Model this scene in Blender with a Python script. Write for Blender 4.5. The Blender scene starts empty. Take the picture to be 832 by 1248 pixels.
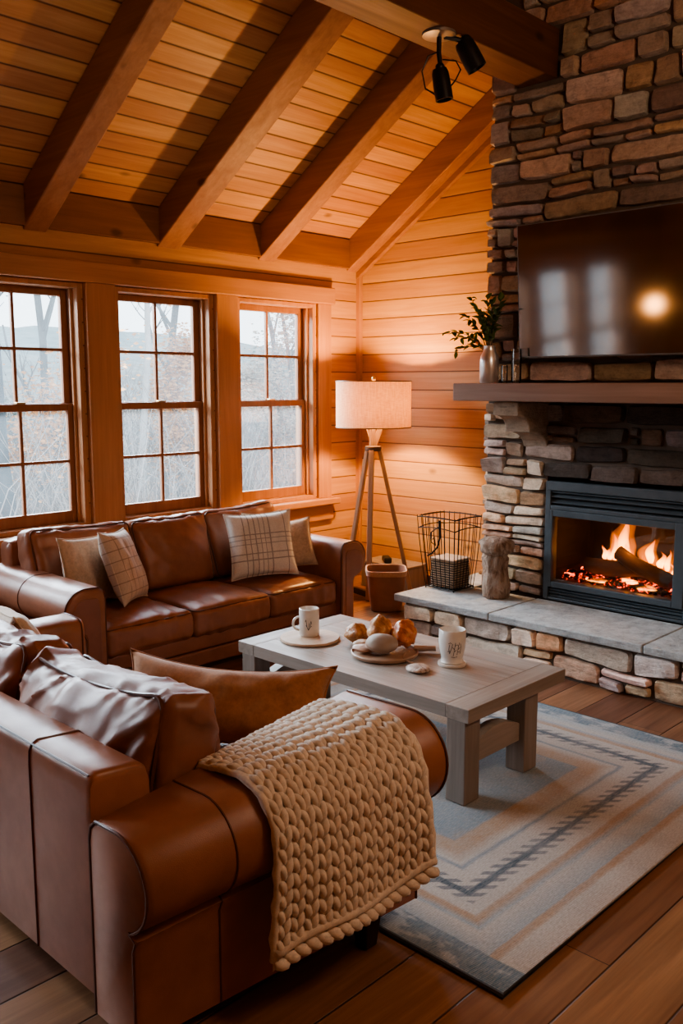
import bpy, bmesh, math, random
from mathutils import Vector, Matrix, noise
from math import sin, cos, pi, radians, sqrt

C = bpy.context.scene.collection
# ----------------------------------------------------------------- camera
cam_d = bpy.data.cameras.new('camera')
cam = bpy.data.objects.new('camera', cam_d)
C.objects.link(cam)
cam_d.sensor_fit = 'VERTICAL'
cam_d.sensor_height = 24
cam_d.lens = 1100 / 1248 * 24
cam_d.clip_start = 0.05
yaw, pit = radians(44), radians(8)
fw = Vector((cos(yaw) * cos(pit), sin(yaw) * cos(pit), -sin(pit)))
rt = Vector((sin(yaw), -cos(yaw), 0))
up = rt.cross(fw)
M = Matrix((rt, up, -fw)).transposed().to_4x4()
M.translation = Vector((0, 0, 1.6))
cam.matrix_world = M
bpy.context.scene.camera = cam


# ----------------------------------------------------------------- mesh builder
def nz(p, s=1.0, seed=0.0):
    return noise.noise(Vector((p[0] * s + seed * 13.7, p[1] * s - seed * 7.1, p[2] * s + seed * 3.3)))


class MB:
    def __init__(self):
        self.v = []; self.f = []; self.c = []

    def add(self, vs, fs, col=None):
        n = len(self.v)
        self.v += [tuple(p) for p in vs]
        self.f += [tuple(i + n for i in f) for f in fs]
        self.c += [col if col else (1, 1, 1)] * len(vs)
        return self

    def box(self, x0, x1, y0, y1, z0, z1, col=None):
        vs = [(x, y, z) for z in (z0, z1) for y in (y0, y1) for x in (x0, x1)]
        fs = [(0, 2, 3, 1), (4, 5, 7, 6), (0, 1, 5, 4), (2, 6, 7, 3), (0, 4, 6, 2), (1, 3, 7, 5)]
        return self.add(vs, fs, col)

    def obox(self, m, sx, sy, sz, col=None):
        b = MB().box(-sx / 2, sx / 2, -sy / 2, sy / 2, -sz / 2, sz / 2)
        return self.add([m @ Vector(p) for p in b.v], b.f, col)

    def bar(self, p, q, w, d, upv=(0, 0, 1), col=None):
        p, q = Vector(p), Vector(q)
        z = (q - p).normalized()
        x = Vector(upv).cross(z)
        if x.length < 1e-4: x = Vector((1, 0, 0)).cross(z)
        x.normalize(); y = z.cross(x)
        m = Matrix((x, y, z)).transposed().to_4x4(); m.translation = (p + q) / 2
        return self.obox(m, w, d, (q - p).length, col)

    def loft(self, rings, closed=True, caps=True, col=None):
        n = len(rings[0]); vs = [p for r in rings for p in r]; fs = []
        for i in range(len(rings) - 1):
            for j in range(n if closed else n - 1):
                k = (j + 1) % n
                fs.append((i * n + j, i * n + k, (i + 1) * n + k, (i + 1) * n + j))
        if caps:
            fs.append(tuple(range(n))[::-1]); fs.append(tuple((len(rings) - 1) * n + j for j in range(n)))
        return self.add(vs, fs, col)

    def tube(self, path, r, n=8, col=None, closed=False, caps=True):
        path = [Vector(p) for p in path]; m = len(path)
        rs = r if isinstance(r, (list, tuple)) else [r] * m
        rings = []; prev = None
        for i, p in enumerate(path):
            if closed: t = path[(i + 1) % m] - path[i - 1]
            else: t = path[min(i + 1, m - 1)] - path[max(i - 1, 0)]
            t.normalize()
            if prev is None:
                a = Vector((0, 0, 1)) if abs(t.z) < .9 else Vector((1, 0, 0))
                x = a.cross(t).normalized()
            else:
                x = prev - t * prev.dot(t)
                x = x.normalized() if x.length > 1e-6 else Vector((1, 0, 0)).cross(t).normalized()
            prev = x; y = t.cross(x)
            rings.append([p + (x * cos(2 * pi * k / n) + y * sin(2 * pi * k / n)) * rs[i] for k in range(n)])
        if closed: rings.append(rings[0]); caps = False
        return self.loft(rings, True, caps, col)

    def lathe(self, prof, c=(0, 0, 0), n=32, col=None, caps=True):
        c = Vector(c)
        rings = [[c + Vector((r * cos(2 * pi * k / n), r * sin(2 * pi * k / n), z)) for k in range(n)] for r, z in prof]
        return self.loft(rings, True, caps, col)

    def grid(self, fn, nu, nv, col=None, wrapu=False):
        vs = [fn(i / nu, j / nv) for j in range(nv + 1) for i in range(nu + 1)]
        fs = []
        for j in range(nv):
            for i in range(nu):
                a = j * (nu + 1) + i
                fs.append((a, a + 1, a + nu + 2, a + nu + 1))
        return self.add(vs, fs, col)

    def ell(self, c, r, m=None, nu=10, nv=6, col=None, fn=None):
        c = Vector(c); vs = []; fs = []
        for j in range(nv + 1):
            th = pi * j / nv
            for i in range(nu):
                ph = 2 * pi * i / nu
                d = Vector((sin(th) * cos(ph), sin(th) * sin(ph), cos(th)))
                p = Vector((d.x * r[0], d.y * r[1], d.z * r[2]))
                if fn: p = p * fn(d)
                if m: p = m @ p
                vs.append(c + p)
        for j in range(nv):
            for i in range(nu):
                k = (i + 1) % nu
                fs.append((j * nu + i, (j + 1) * nu + i, (j + 1) * nu + k, j * nu + k))
        return self.add(vs, fs, col)

    def poly_extrude(self, pts, fn, t0, t1, col=None):
        """pts 2d outline; fn(a,b,t)->xyz"""
        return self.loft([[Vector(fn(a, b, t)) for a, b in pts] for t in (t0, t1)], True, True, col)

    def build(self, name, mat, parent=None, smooth=True, angle=40, bevel=0, seg=2, sub=0, weld=False):
        me = bpy.data.meshes.new(name)
        off = Vector((0, 0, 0)); q = parent
        while q is not None:
            off += q.location; q = q.parent
        me.from_pydata([tuple(Vector(p) - off) for p in self.v], [], self.f)
        bm = bmesh.new(); bm.from_mesh(me)
        if weld: bmesh.ops.remove_doubles(bm, verts=bm.verts, dist=1e-4)
        bmesh.ops.recalc_face_normals(bm, faces=bm.faces)
        bm.to_mesh(me); bm.free()
        if any(c != (1, 1, 1) for c in self.c) and not weld:
            a = me.color_attributes.new('col', 'FLOAT_COLOR', 'POINT')
            a.data.foreach_set('color', [x for c in self.c for x in (c[0], c[1], c[2], 1)])
        me.materials.append(mat)
        if smooth:
            me.polygons.foreach_set('use_smooth', [True] * len(me.polygons))
            me.set_sharp_from_angle(angle=radians(angle))
        o = bpy.data.objects.new(name, me); C.objects.link(o)
        if parent is not None: o.parent = parent
        if bevel:
            b = o.modifiers.new('bevel', 'BEVEL'); b.width = bevel; b.segments = seg
            b.limit_method = 'ANGLE'; b.angle_limit = radians(35)
        if sub:
            s = o.modifiers.new('sub', 'SUBSURF'); s.levels = sub; s.render_levels = sub
        return o


def tag(o, label, cat=None, group=None, kind=None):
    o['label'] = label
    if cat: o['category'] = cat
    if group: o['group'] = group
    if kind: o['kind'] = kind
    return o


def thing(name, label, cat, loc=(0, 0, 0), group=None, kind=None):
    o = bpy.data.objects.new(name, None); C.objects.link(o)
    o.empty_display_size = .05
    o.location = loc
    return tag(o, label, cat, group, kind)


# ----------------------------------------------------------------- node helpers
class NT:
    def __init__(self, name):
        self.m = bpy.data.materials.new(name); self.m.use_nodes = True
        self.t = self.m.node_tree; self.t.nodes.clear()
        self.out = self.t.nodes.new('ShaderNodeOutputMaterial')

    def n(self, typ, ins=None, **kw):
        d = self.t.nodes.new('ShaderNode' + typ)
        for k, v in kw.items(): setattr(d, k, v)
        for k, v in (ins or {}).items(): self.set(d, k, v)
        return d

    def set(self, d, k, v):
        s = d.inputs[k]
        if isinstance(v, bpy.types.NodeSocket): self.t.links.new(v, s)
        elif isinstance(v, bpy.types.Node): self.t.links.new(v.outputs[0], s)
        else:
            if hasattr(s.default_value, '__len__') and not isinstance(v, (int, float)):
                v = list(v)
                if len(s.default_value) == 4 and len(v) == 3: v = v + [1]
            s.default_value = v

    def math(self, op, a, b=0.0, c=None, clamp=False):
        d = self.n('Math', operation=op, use_clamp=clamp)
        self.set(d, 0, a); self.set(d, 1, b)
        if c is not None: self.set(d, 2, c)
        return d.outputs[0]

    def mix(self, f, a, b, blend='MIX'):
        d = self.n('Mix', data_type='RGBA', blend_type=blend)
        self.set(d, 0, f); self.set(d, 6, a); self.set(d, 7, b)
        return d.outputs[2]

    def coord(self, which='Object'):
        return self.n('TexCoord').outputs[which]

    def mapping(self, v, scale=(1, 1, 1), loc=(0, 0, 0), rot=(0, 0, 0)):
        return self.n('Mapping', {'Vector': v, 'Scale': scale, 'Location': loc, 'Rotation': rot}).outputs[0]

    def noise(self, v, s=5, d=4, r=.55, dist=0.0):
        return self.n('TexNoise', {'Vector': v, 'Scale': s, 'Detail': d, 'Roughness': r, 'Distortion': dist}).outputs[0]

    def ramp(self, f, stops, interp='LINEAR'):
        d = self.n('ValToRGB'); self.set(d, 0, f)
        e = d.color_ramp; e.interpolation = interp
        while len(e.elements) < len(stops): e.elements.new(.5)
        for el, (p, c) in zip(e.elements, stops):
            el.position = p; el.color = (c[0], c[1], c[2], 1) if hasattr(c, '__len__') else (c, c, c, 1)
        return d.outputs[0]

    def mr(self, v, a, b, c=0, d=1):
        k = self.n('MapRange', {'Value': v, 'From Min': a, 'From Max': b, 'To Min': c, 'To Max': d})
        return k.outputs[0]

    def sep(self, v):
        return self.n('SeparateXYZ', {0: v}).outputs

    def comb(self, x, y, z):
        return self.n('CombineXYZ', {0: x, 1: y, 2: z}).outputs[0]

    def bump(self, h, strength=.3, dist=.01, normal=None):
        i = {'Height': h, 'Strength': strength, 'Distance': dist}
        if normal: i['Normal'] = normal
        return self.n('Bump', i).outputs[0]

    def pbr(self, **k):
        d = self.n('BsdfPrincipled')
        for a, v in k.items():
            self.set(d, a.replace('_', ' '), v)
        return d

    def finish(self, s):
        self.t.links.new(s.outputs[0] if isinstance(s, bpy.types.Node) else s, self.out.inputs[0])
        return self.m


def plain(name, col, rough=.5, metal=0.0, bump=0, bs=200, **k):
    t = NT(name)
    v = t.coord()
    n = t.noise(v, 9, 4)
    c = t.mix(t.mr(n, .3, .7, 0, 1), [x * .82 for x in col], [min(1, x * 1.12) for x in col])
    a = dict(Base_Color=c, Roughness=rough, Metallic=metal)
    if bump: a['Normal'] = t.bump(t.noise(v, bs, 3), bump, .002)
    a.update(k)
    return t.finish(t.pbr(**a))


def wood(name, c1, c2, grain=0, stack=None, w=.14, slope=None, gap=.02, rough=.55, dark=(.03, .012, .005), length=None,
         var=.35, knots=True, gs=1.0, spec=.35):
    """planks stacked along axis 'stack' (0,1,2 or a weight vector), grain along axis 'grain'"""
    t = NT(name)
    v = t.coord(); s = t.sep(v)
    along = s[grain]
    seed = 0.0; gapm = None
    if stack is not None:
        if isinstance(stack, int): st = s[stack]
        else:
            st = t.math('ADD', t.math('ADD', t.math('MULTIPLY', s[0], stack[0]), t.math('MULTIPLY', s[1], stack[1])), t.math('MULTIPLY', s[2], stack[2]))
        k = t.math('DIVIDE', st, w)
        idx = t.math('FLOOR', k)
        fr = t.math('SUBTRACT', k, idx)
        edge = t.math('ABSOLUTE', t.math('SUBTRACT', fr, .5))
        gapm = t.math('GREATER_THAN', edge, .5 - gap)
        soft = t.mr(edge, .5 - gap * 2.6, .5 - gap * .5, 0, 1)
        if length:
            off = t.n('TexWhiteNoise', {'W': t.math('MULTIPLY', idx, 1.37)}, noise_dimensions='1D').outputs[0]
            k2 = t.math('ADD', t.math('DIVIDE', along, length), t.math('MULTIPLY', off, 3.0))
            i2 = t.math('FLOOR', k2)
            e2 = t.math('ABSOLUTE', t.math('SUBTRACT', t.math('SUBTRACT', k2, i2), .5))
            g2 = t.math('GREATER_THAN', e2, .5 - gap * w / length)
            gapm = t.math('MAXIMUM', gapm, g2); soft = t.math('MAXIMUM', soft, g2)
            idx = t.math('ADD', t.math('MULTIPLY', idx, 3.7), t.math('MULTIPLY', i2, 11.3))
        seed = t.n('TexWhiteNoise', {'W': idx}, noise_dimensions='1D').outputs[0]
    sc = [14 * gs, 14 * gs, 14 * gs]; sc[grain] = .9 * gs
    mv = t.mapping(v, sc)
    if stack is not None:
        mv = t.n('VectorMath', {0: mv, 1: t.comb(t.math('MULTIPLY', seed, 40.), t.math('MULTIPLY', seed, 23.), t.math('MULTIPLY', seed, 31.))}, operation='ADD').outputs[0]
    g1 = t.noise(mv, 1.2, 6, .62, .6)
    sc2 = [70 * gs] * 3; sc2[grain] = 2.0 * gs
    g2_ = t.noise(t.mapping(v, sc2), 1.0, 3, .6)
    f = t.math('ADD', t.math('MULTIPLY', g1, .75), t.math('MULTIPLY', g2_, .25))
    col = t.ramp(t.mr(f, .3, .7), [(0, c1), (.55, [(a + b) / 2 for a, b in zip(c1, c2)]), (1, c2)])
    big = t.noise(t.mapping(v, [1.2] * 3), 1.0, 2)
    col = t.mix(.5, col, t.ramp(big, [(.25, .62), (.75, 1.0)]), 'MULTIPLY')
    if stack is not None:
        col = t.n('HueSaturation', {'Hue': t.mr(seed, 0, 1, .492, .508), 'Value': t.mr(seed, 0, 1, 1 - var, 1 + var * .7), 'Color': col}).outputs[0]
    if knots:
        ks = [3.2] * 3; ks[grain] = 1.7
        kd = t.n('TexVoronoi', {'Vector': t.mapping(v, ks), 'Scale': 1.0, 'Randomness': 1.0}, feature='F1').outputs[0]
        km = t.mr(t.math('ADD', kd, t.math('MULTIPLY', g1, .06)), .075, .13, .75, 0)
        col = t.mix(km, col, [x * .25 for x in c1])
    h = t.math('MULTIPLY', f, .25)
    if gapm is not None:
        col = t.mix(t.math('MULTIPLY', soft, .9), col, dark)
        h = t.math('SUBTRACT', h, soft)
    nm = t.bump(h, .45, .006)
    return t.finish(t.pbr(Base_Color=col, Roughness=t.mr(f, .3, .7, rough + .08, rough - .06), Normal=nm, Specular_IOR_Level=spec))


def leather(name, c, rough=.35, sheen=.5):
    t = NT(name); v = t.coord()
    a = t.noise(v, 3.2, 5, .6, .3); b = t.noise(v, 14, 4, .6)
    f = t.math('ADD', t.math('MULTIPLY', a, .7), t.math('MULTIPLY', b, .3))
    col = t.ramp(t.mr(f, .3, .7), [(0, [x * .74 for x in c]), (.5, c), (1, [min(1, x * 1.25 + .005) for x in c])])
    vo = t.n('TexVoronoi', {'Vector': v, 'Scale': 260.0}, feature='DISTANCE_TO_EDGE').outputs[0]
    wr = t.noise(t.mapping(v, (1, 1, 1)), 9, 5, .55, .5)
    h = t.math('ADD', t.math('MULTIPLY', t.mr(vo, 0, .2, 0, 1), .18), t.math('MULTIPLY', wr, 1.0))
    return t.finish(t.pbr(Base_Color=col, Roughness=t.mr(f, .3, .7, rough + .1, rough - .05), Normal=t.bump(h, .13, .008),
                          Specular_IOR_Level=.5))


def fabric(name, c, weave=500, fuzz=.4):
    t = NT(name); v = t.coord()
    w = t.n('TexChecker', {'Vector': v, 'Scale': weave}).outputs[1]
    n = t.noise(v, 60, 4, .7); n2 = t.noise(v, 5, 3)
    col = t.mix(t.mr(n, .3, .7), [x * .75 for x in c], [min(1, x * 1.15) for x in c])
    col = t.mix(t.math('MULTIPLY', n2, .4), col, [x * .8 for x in c])
    h = t.math('ADD', t.math('MULTIPLY', w, .5), n)
    return t.finish(t.pbr(Base_Color=col, Roughness=.9, Normal=t.bump(h, .35, .003), Sheen_Weight=fuzz, Specular_IOR_Level=.15))


def plaid(name, base, line, xs, zs, lw=.004):
    t = NT(name); v = t.coord(); s = t.sep(v)
    wob = t.math('MULTIPLY', t.math('SUBTRACT', t.noise(v, 90, 2), .5), .003)
    m = None
    for ax, L in ((0, xs), (2, zs)):
        for p, wd in L:
            d = t.math('ABSOLUTE', t.math('SUBTRACT', t.math('ADD', s[ax], wob), p + (.21 if ax == 2 else 0)))
            k = t.mr(d, lw * wd * .5, lw * wd, .75, 0)
            m = k if m is None else t.math('MAXIMUM', m, k)
    n = t.noise(v, 140, 3, .7)
    m = t.math('MULTIPLY', m, t.mr(n, .25, .6, .45, 1))
    b = t.mix(t.mr(n, .3, .7), [x * .8 for x in base], base)
    col = t.mix(m, b, line)
    return t.finish(t.pbr(Base_Color=col, Roughness=.92, Normal=t.bump(t.noise(v, 240, 2), .35, .003), Sheen_Weight=.3, Specular_IOR_Level=.15))


def stone_mat(name, rough=.85, tint=(1, 1, 1), spec=.25):
    t = NT(name); v = t.coord()
    vc = t.n('VertexColor', layer_name='col').outputs[0]
    a = t.noise(v, 16, 6, .65, .4); b = t.noise(v, 75, 5, .7)
    st = t.noise(t.mapping(v, (14, 14, 70)), 1.0, 4, .6, .5)
    k = t.math('ADD', t.math('MULTIPLY', a, .5), t.math('ADD', t.math('MULTIPLY', b, .25), t.math('MULTIPLY', st, .25)))
    col = t.mix(1.0, vc, t.ramp(t.mr(k, .32, .68), [(0, .5), (.5, .95), (1, 1.35)]), 'MULTIPLY')
    col = t.mix(1.0, col, tint, 'MULTIPLY')
    h = t.math('ADD', t.math('MULTIPLY', a, .7), t.math('ADD', t.math('MULTIPLY', b, .35), t.math('MULTIPLY', st, .5)))
    return t.finish(t.pbr(Base_Color=col, Roughness=rough, Normal=t.bump(h, .8, .014), Specular_IOR_Level=spec))


def emit(name, col, s):
    t = NT(name)
    return t.finish(t.n('Emission', {'Color': col, 'Strength': s}))


# ----------------------------------------------------------------- materials
CEIL = wood('ceiling pine planks', (.46, .215, .085), (.68, .39, .18), grain=0, stack=(0, -.841, .541), w=.128, gap=.026, var=.16, rough=.5, dark=(.07, .022, .006))
RAFT = wood('rafter timber', (.26, .115, .058), (.42, .21, .115), grain=1, rough=.55, gs=.8)
RIDGE = wood('ridge beam timber', (.10, .038, .018), (.18, .075, .038), grain=0, rough=.5, gs=.8)
WALLX = wood('wall boards along window wall', (.44, .21, .092), (.64, .36, .185), grain=0, stack=2, w=.142, gap=.018, var=.14, rough=.5, dark=(.09, .03, .008))
WALLY = wood('wall boards behind lamp', (.46, .23, .09), (.65, .385, .17), grain=1, stack=2, w=.142, gap=.018, var=.14, rough=.5, dark=(.09, .03, .008))
TRIMX = wood('trim wood horizontal', (.39, .18, .085), (.55, .285, .145), grain=0, rough=.45, knots=False)
TRIMZ = wood('trim wood vertical', (.39, .18, .085), (.55, .285, .145), grain=2, rough=.45, knots=False)
SHADET = wood('shade toned frieze wood', (.20, .085, .042), (.31, .145, .075), grain=0, rough=.5)  # eave shade put into the frieze colour, darker than the wall boards
SASH = wood('sash wood', (.26, .11, .052), (.38, .175, .09), grain=2, rough=.45, knots=False)
FLOOR = wood('floor planks', (.15, .065, .034), (.33, .16, .085), grain=0, stack=1, w=.2135, gap=.008, var=.38, rough=.42, length=1.5, dark=(.02, .008, .004))
TABLEW = wood('grey washed table wood', (.27, .225, .19), (.46, .39, .34), grain=1, rough=.42, knots=False, gs=1.2)
TABLEX = wood('grey washed table end wood', (.25, .205, .17), (.43, .36, .31), grain=0, rough=.42, knots=False, gs=1.2)
TABLEZ = wood('grey washed table leg wood', (.21, .17, .14), (.35, .29, .25), grain=2, rough=.5, knots=False, gs=1.2)
MANTEL = wood('mantel wood', (.30, .195, .15), (.44, .30, .24), grain=1, rough=.55, knots=False)
LAMPW = wood('lamp leg wood', (.30, .19, .12), (.46, .31, .21), grain=2, rough=.5, knots=False, gs=2)
BOARD = wood('pale round board wood', (.50, .33, .22), (.68, .50, .37), grain=0, rough=.5, knots=False, gs=2)
DARKW = wood('dark foot wood', (.035, .018, .012), (.06, .03, .02), grain=2, rough=.4, knots=False)
LEA = leather('cognac brown leather', (.305, .128, .074))
LEA2 = leather('deep brown leather', (.265, .108, .064))
LEAP = plain('leather welt', (.12, .045, .024), .4)
LEAB = leather('bin leather', (.20, .09, .052), .5)
SUEDE = fabric('tan suede', (.40, .18, .08), 900, .3)
BEIGE = fabric('beige linen', (.64, .49, .37))
TANF = fabric('tan linen', (.56, .41, .30))
CREAMF = fabric('cream linen', (.6, .5, .4))
PLAIDR = plaid('cream plaid fabric', (.80, .74, .67), (.16, .13, .13), [(-.12, 1), (-.085, 1), (-.05, 1.1), (-.018, .8), (.012, .8), (.045, 1.2), (.15, 1)], [(.06, 1), (-.06, 1), (-.1, 1.2), (.0, .7), (.03, .7)], .0042)
PLAIDL = plaid('sand plaid fabric', (.66, .53, .43), (.2, .13, .1), [(-.15, 1), (-.09, 1.1), (-.03, 1), (.03, 1.1), (.09, 1), (.15, 1)], [(-.15, 1), (-.09, 1), (-.03, 1.1), (.03, 1), (.09, 1.1), (.15, 1)], .0035)
STONE = stone_mat('ledge stone')
SLABM = stone_mat('bluestone slab', .7)
MORTAR = plain('mortar', (.13, .098, .075), .95, bump=.6, bs=60)
BLACK = plain('black painted metal', (.012, .012, .014), .38, .3)
IRON = plain('black wire', (.018, .015, .013), .45, .6)
STEELG = plain('slate grey fireplace metal', (.075, .092, .105), .42, .15)
STEELD = plain('dark louver recess', (.008, .009, .01), .5)
CHROME = plain('brushed steel', (.86, .86, .86), .3, .8)
BRASS = plain('aged brass', (.45, .3, .15), .3, 1.0)
WHITE = plain('white glaze', (.74, .69, .63), .25)
INK = plain('mug print', (.03, .025, .025), .5)
LEAF = plain('green leaf', (.085, .16, .03), .45)
LEAFD = plain('dark green leaf', (.035, .085, .018), .45)
STEM = plain('leaf stem', (.12, .1, .04), .6)
BARK = plain('charred log', (.045, .024, .016), .9, bump=1.0, bs=40)
CHAR = plain('firebox lining', (.018, .013, .011), .9, bump=.5, bs=30)
KNIT = fabric('chunky knit wool', (.78, .66, .54), 1200, .5)
RUBBER = plain('black plastic', (.015, .015, .015), .5)


def glass_mat(name, refl=.06, haze=0.0, rough=.0, tint=(1, 1, 1)):
    t = NT(name)
    fr = t.n('Fresnel', {'IOR': 1.45}).outputs[0]
    g = t.n('BsdfGlossy', {'Roughness': rough, 'Color': (1, 1, 1)})
    tr = t.n('BsdfTransparent', {'Color': tint})
    a = t.n('MixShader', {0: t.math('MULTIPLY', fr, refl / .06 * .7, clamp=True), 1: tr.outputs[0], 2: g.outputs[0]})
    if haze:
        d = t.n('BsdfTranslucent', {'Color': (.9, .95, 1)})
        nn = t.noise(t.coord(), 3, 3)
        a = t.n('MixShader', {0: t.math('MULTIPLY', nn, haze), 1: a.outputs[0], 2: d.outputs[0]})
    return t.finish(a)


PANE = glass_mat('window glass', .05, .05)
FGLASS = glass_mat('fireplace glass', .08)
CLEAR = glass_mat('drinking glass', .1, tint=(.96, .96, .96))

# ----------------------------------------------------------------- layout constants
YW, XW = 5.15, 5.54            # window wall, lamp wall
XMIN, YMIN = -1.9, -2.6
SL = .643                      # ceiling slope
ZE = 2.75; YE = 5.13           # eave height
YR = 1.27                      # ridge


def zc(y):
    return ZE + SL * (YE - y) if y > YR else ZE + SL * (YE - YR) - SL * (YR - y)


# floor, ceiling, walls
tag(MB().box(XMIN - .3, XW + .3, YMIN - .3, YW + .25, -.1, 0).build('floor', FLOOR, smooth=False), 'brown wide plank wooden floor', 'floor', kind='structure')
th = .14
prof = [(YW + .3, zc(YW + .3)), (YR, zc(YR)), (YMIN - .3, zc(YMIN - .3)), (YMIN - .3, zc(YMIN - .3) + th), (YR, zc(YR) + th), (YW + .3, zc(YW + .3) + th)]
o = MB().poly_extrude(prof, lambda a, b, t: (t, a, b), XMIN - .3, XW + .3).build('ceiling', CEIL, smooth=False)
tag(o, 'sloping vaulted ceiling of orange pine planks', 'ceiling', kind='structure')

OPEN = [(4.24, 5.03), (3.235, 4.02), (2.215, 3.00), (1.20, 1.985), (.19, .975), (-.82, -.035)]
Z0, Z1 = .70, 2.225
b = MB()
WT = .2
b.box(XMIN - .2, XW + .2, YW, YW + WT, 0, Z0); b.box(XMIN - .2, XW + .2, YW, YW + WT, Z1, ZE + .05)
xs = [XW + .2] + [x for a in OPEN for x in (a[1], a[0])] + [XMIN - .2]
for i in range(0, len(xs), 2): b.box(xs[i + 1], xs[i], YW, YW + WT, Z0, Z1)
tag(b.build('wall_left', WALLX, smooth=False), 'orange wooden board wall holding the row of windows', 'wall', kind='structure')


def gable(x0, x1, name, mat, lab):
    p = [(YW + .2, 0), (YW + .2, zc(YW) + .05), (YR, zc(YR) + .05), (YMIN - .2, zc(YMIN) + .05), (YMIN - .2, 0)]
    o = MB().poly_extrude(p, lambda a, c, t: (t, a, c), x0, x1).build(name, mat, smooth=False)
    tag(o, lab, 'wall', kind='structure')


gable(XW, XW + .2, 'wall_back', WALLY, 'orange horizontal board wall behind the floor lamp and fireplace')
gable(XMIN - .2, XMIN, 'wall_front', WALLY, 'wooden board wall opposite the fireplace')
tag(MB().box(XMIN, XW, YMIN - .2, YMIN, 0, zc(YMIN)).build('wall_right', WALLX, smooth=False), 'wooden board wall behind the camera', 'wall', kind='structure')

# trims on window wall
nt = [0]


def trim(mb, mat, label, bevel=.004):
    nt[0] += 1
    o = mb.build('trim_%d' % nt[0], mat, smooth=False, bevel=bevel)
    return tag(o, label, 'trim', kind='structure')


trim(MB().box(-1.2, 5.205, YW - .06, YW + .01, 2.23, 2.355), TRIMX, 'long wooden header board above the windows', .006)
trim(MB().box(-1.2, 5.225, YW - .1, YW + .12, .65, .70), TRIMX, 'wooden window sill ledge behind the sofa', .008)
trim(MB().box(-1.2, 5.205, YW - .035, YW + .01, .52, .648), TRIMX, 'wooden apron board below the window sill')
trim(MB().box(XMIN, XW, YW - .035, YW + .01, 2.525, ZE + .0), SHADET, 'frieze board toned darker for shade where the ceiling meets the window wall')
trim(MB().box(5.045, 5.19, YW - .028, YW + .01, .70, 2.23), TRIMZ, 'vertical wooden casing at the right end of the windows')
trim(MB().box(4.035, 4.225, YW - .045, YW + .01, .70, 2.23), TRIMZ, 'wooden post between the second and third windows')
trim(MB().box(3.015, 3.22, YW - .045, YW + .01, .70, 2.23), TRIMZ, 'wooden post between the first and second windows')
trim(MB().box(2.0, 2.2, YW - .045, YW + .01, .70, 2.23), TRIMZ, 'wooden post left of the first window')
trim(MB().box(XW - .035, XW + .01, YW - .04, YW + .01, 0, 2.5), TRIMZ, 'slim vertical corner trim behind the lamp')
sl = math.atan(SL)
b = MB(); b.poly_extrude([(YW, zc(YW) - .285), (3.4, zc(3.4) - .285), (3.4, zc(3.4) - .2), (YW, zc(YW) - .2)], lambda a, c, t: (t, a, c), XW - .04, XW + .01)
trim(b, RAFT, 'sloping trim strip under the last rafter on the lamp wall')
tag(MB().box(XW - .02, XW + .01, 3.37, YW, 0, .11).build('baseboard_back', TRIMX, smooth=False, bevel=.004), 'low wooden baseboard behind the lamp', 'baseboard', kind='structure')


# windows
def window(k, x0, x1, label):
    t = thing('window_%d' % k, label, 'window', ((x0 + x1) / 2, YW + .1, Z0), kind='structure')
    f = MB()
    f.box(x0, x0 + .03, YW - .01, YW + .19, Z0, Z1); f.box(x1 - .03, x1, YW - .01, YW + .19, Z0, Z1)
    f.box(x0 + .03, x1 - .03, YW - .01, YW + .19, Z1 - .03, Z1); f.box(x0 + .03, x1 - .03, YW - .01, YW + .19, Z0, Z0 + .03)
    for a, d in ((x0 + .03, 1), (x1 - .03, -1)):      # stepped stops
        f.box(min(a, a + d * .018), max(a, a + d * .018), YW + .045, YW + .062, Z0 + .03, Z1 - .03)
    f.build('window_frame', TRIMZ, t, smooth=False, bevel=.003)
    xm = (x0 + x1) / 2
    for nm, yy, za, zb in (('upper_sash', YW + .125, 1.445, Z1 - .03), ('lower_sash', YW + .085, Z0 + .03, 1.485)):
        a, c = x0 + .032, x1 - .032; w = .048; hb = .075 if nm[0] == 'l' else .045; ht = .045
        s = MB(); s.box(a, a + w, yy - .018, yy + .018, za, zb); s.box(c - w, c, yy - .018, yy + .018, za, zb)
        s.box(a + w, c - w, yy - .018, yy + .018, zb - ht, zb); s.box(a + w, c - w, yy - .018, yy + .018, za, za + hb)
        so = s.build(nm, SASH, t, smooth=False, bevel=.003)
        zm = (za + hb + zb - ht) / 2
        m = MB(); m.box(xm - .009, xm + .009, yy - .012, yy + .012, za + hb, zb - ht); m.box(a + w, c - w, yy - .0115, yy + .0115, zm - .009, zm + .009)
        m.build('muntin', SASH, so, smooth=False)
        MB().box(a + w - .004, c - w + .004, yy - .003, yy + .003, za + hb - .004, zb - ht + .004).build('pane', PANE, so, smooth=False)
        if nm[0] == 'l':
            MB().box(xm - .03, xm + .03, yy - .03, yy + .005, zb, zb + .012).build('sash_lock', BRASS, so, smooth=False, bevel=.003)


labs = ['rightmost double hung window nearest the lamp', 'middle double hung window behind the sofa', 'leftmost double hung window in the photo',
        'double hung window left of the photographed three', 'double hung window farther left along the window wall', 'last double hung window on the window wall']
for i, ((a, c), l) in enumerate(zip(OPEN, labs)): window(i + 1, a, c, l)

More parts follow.
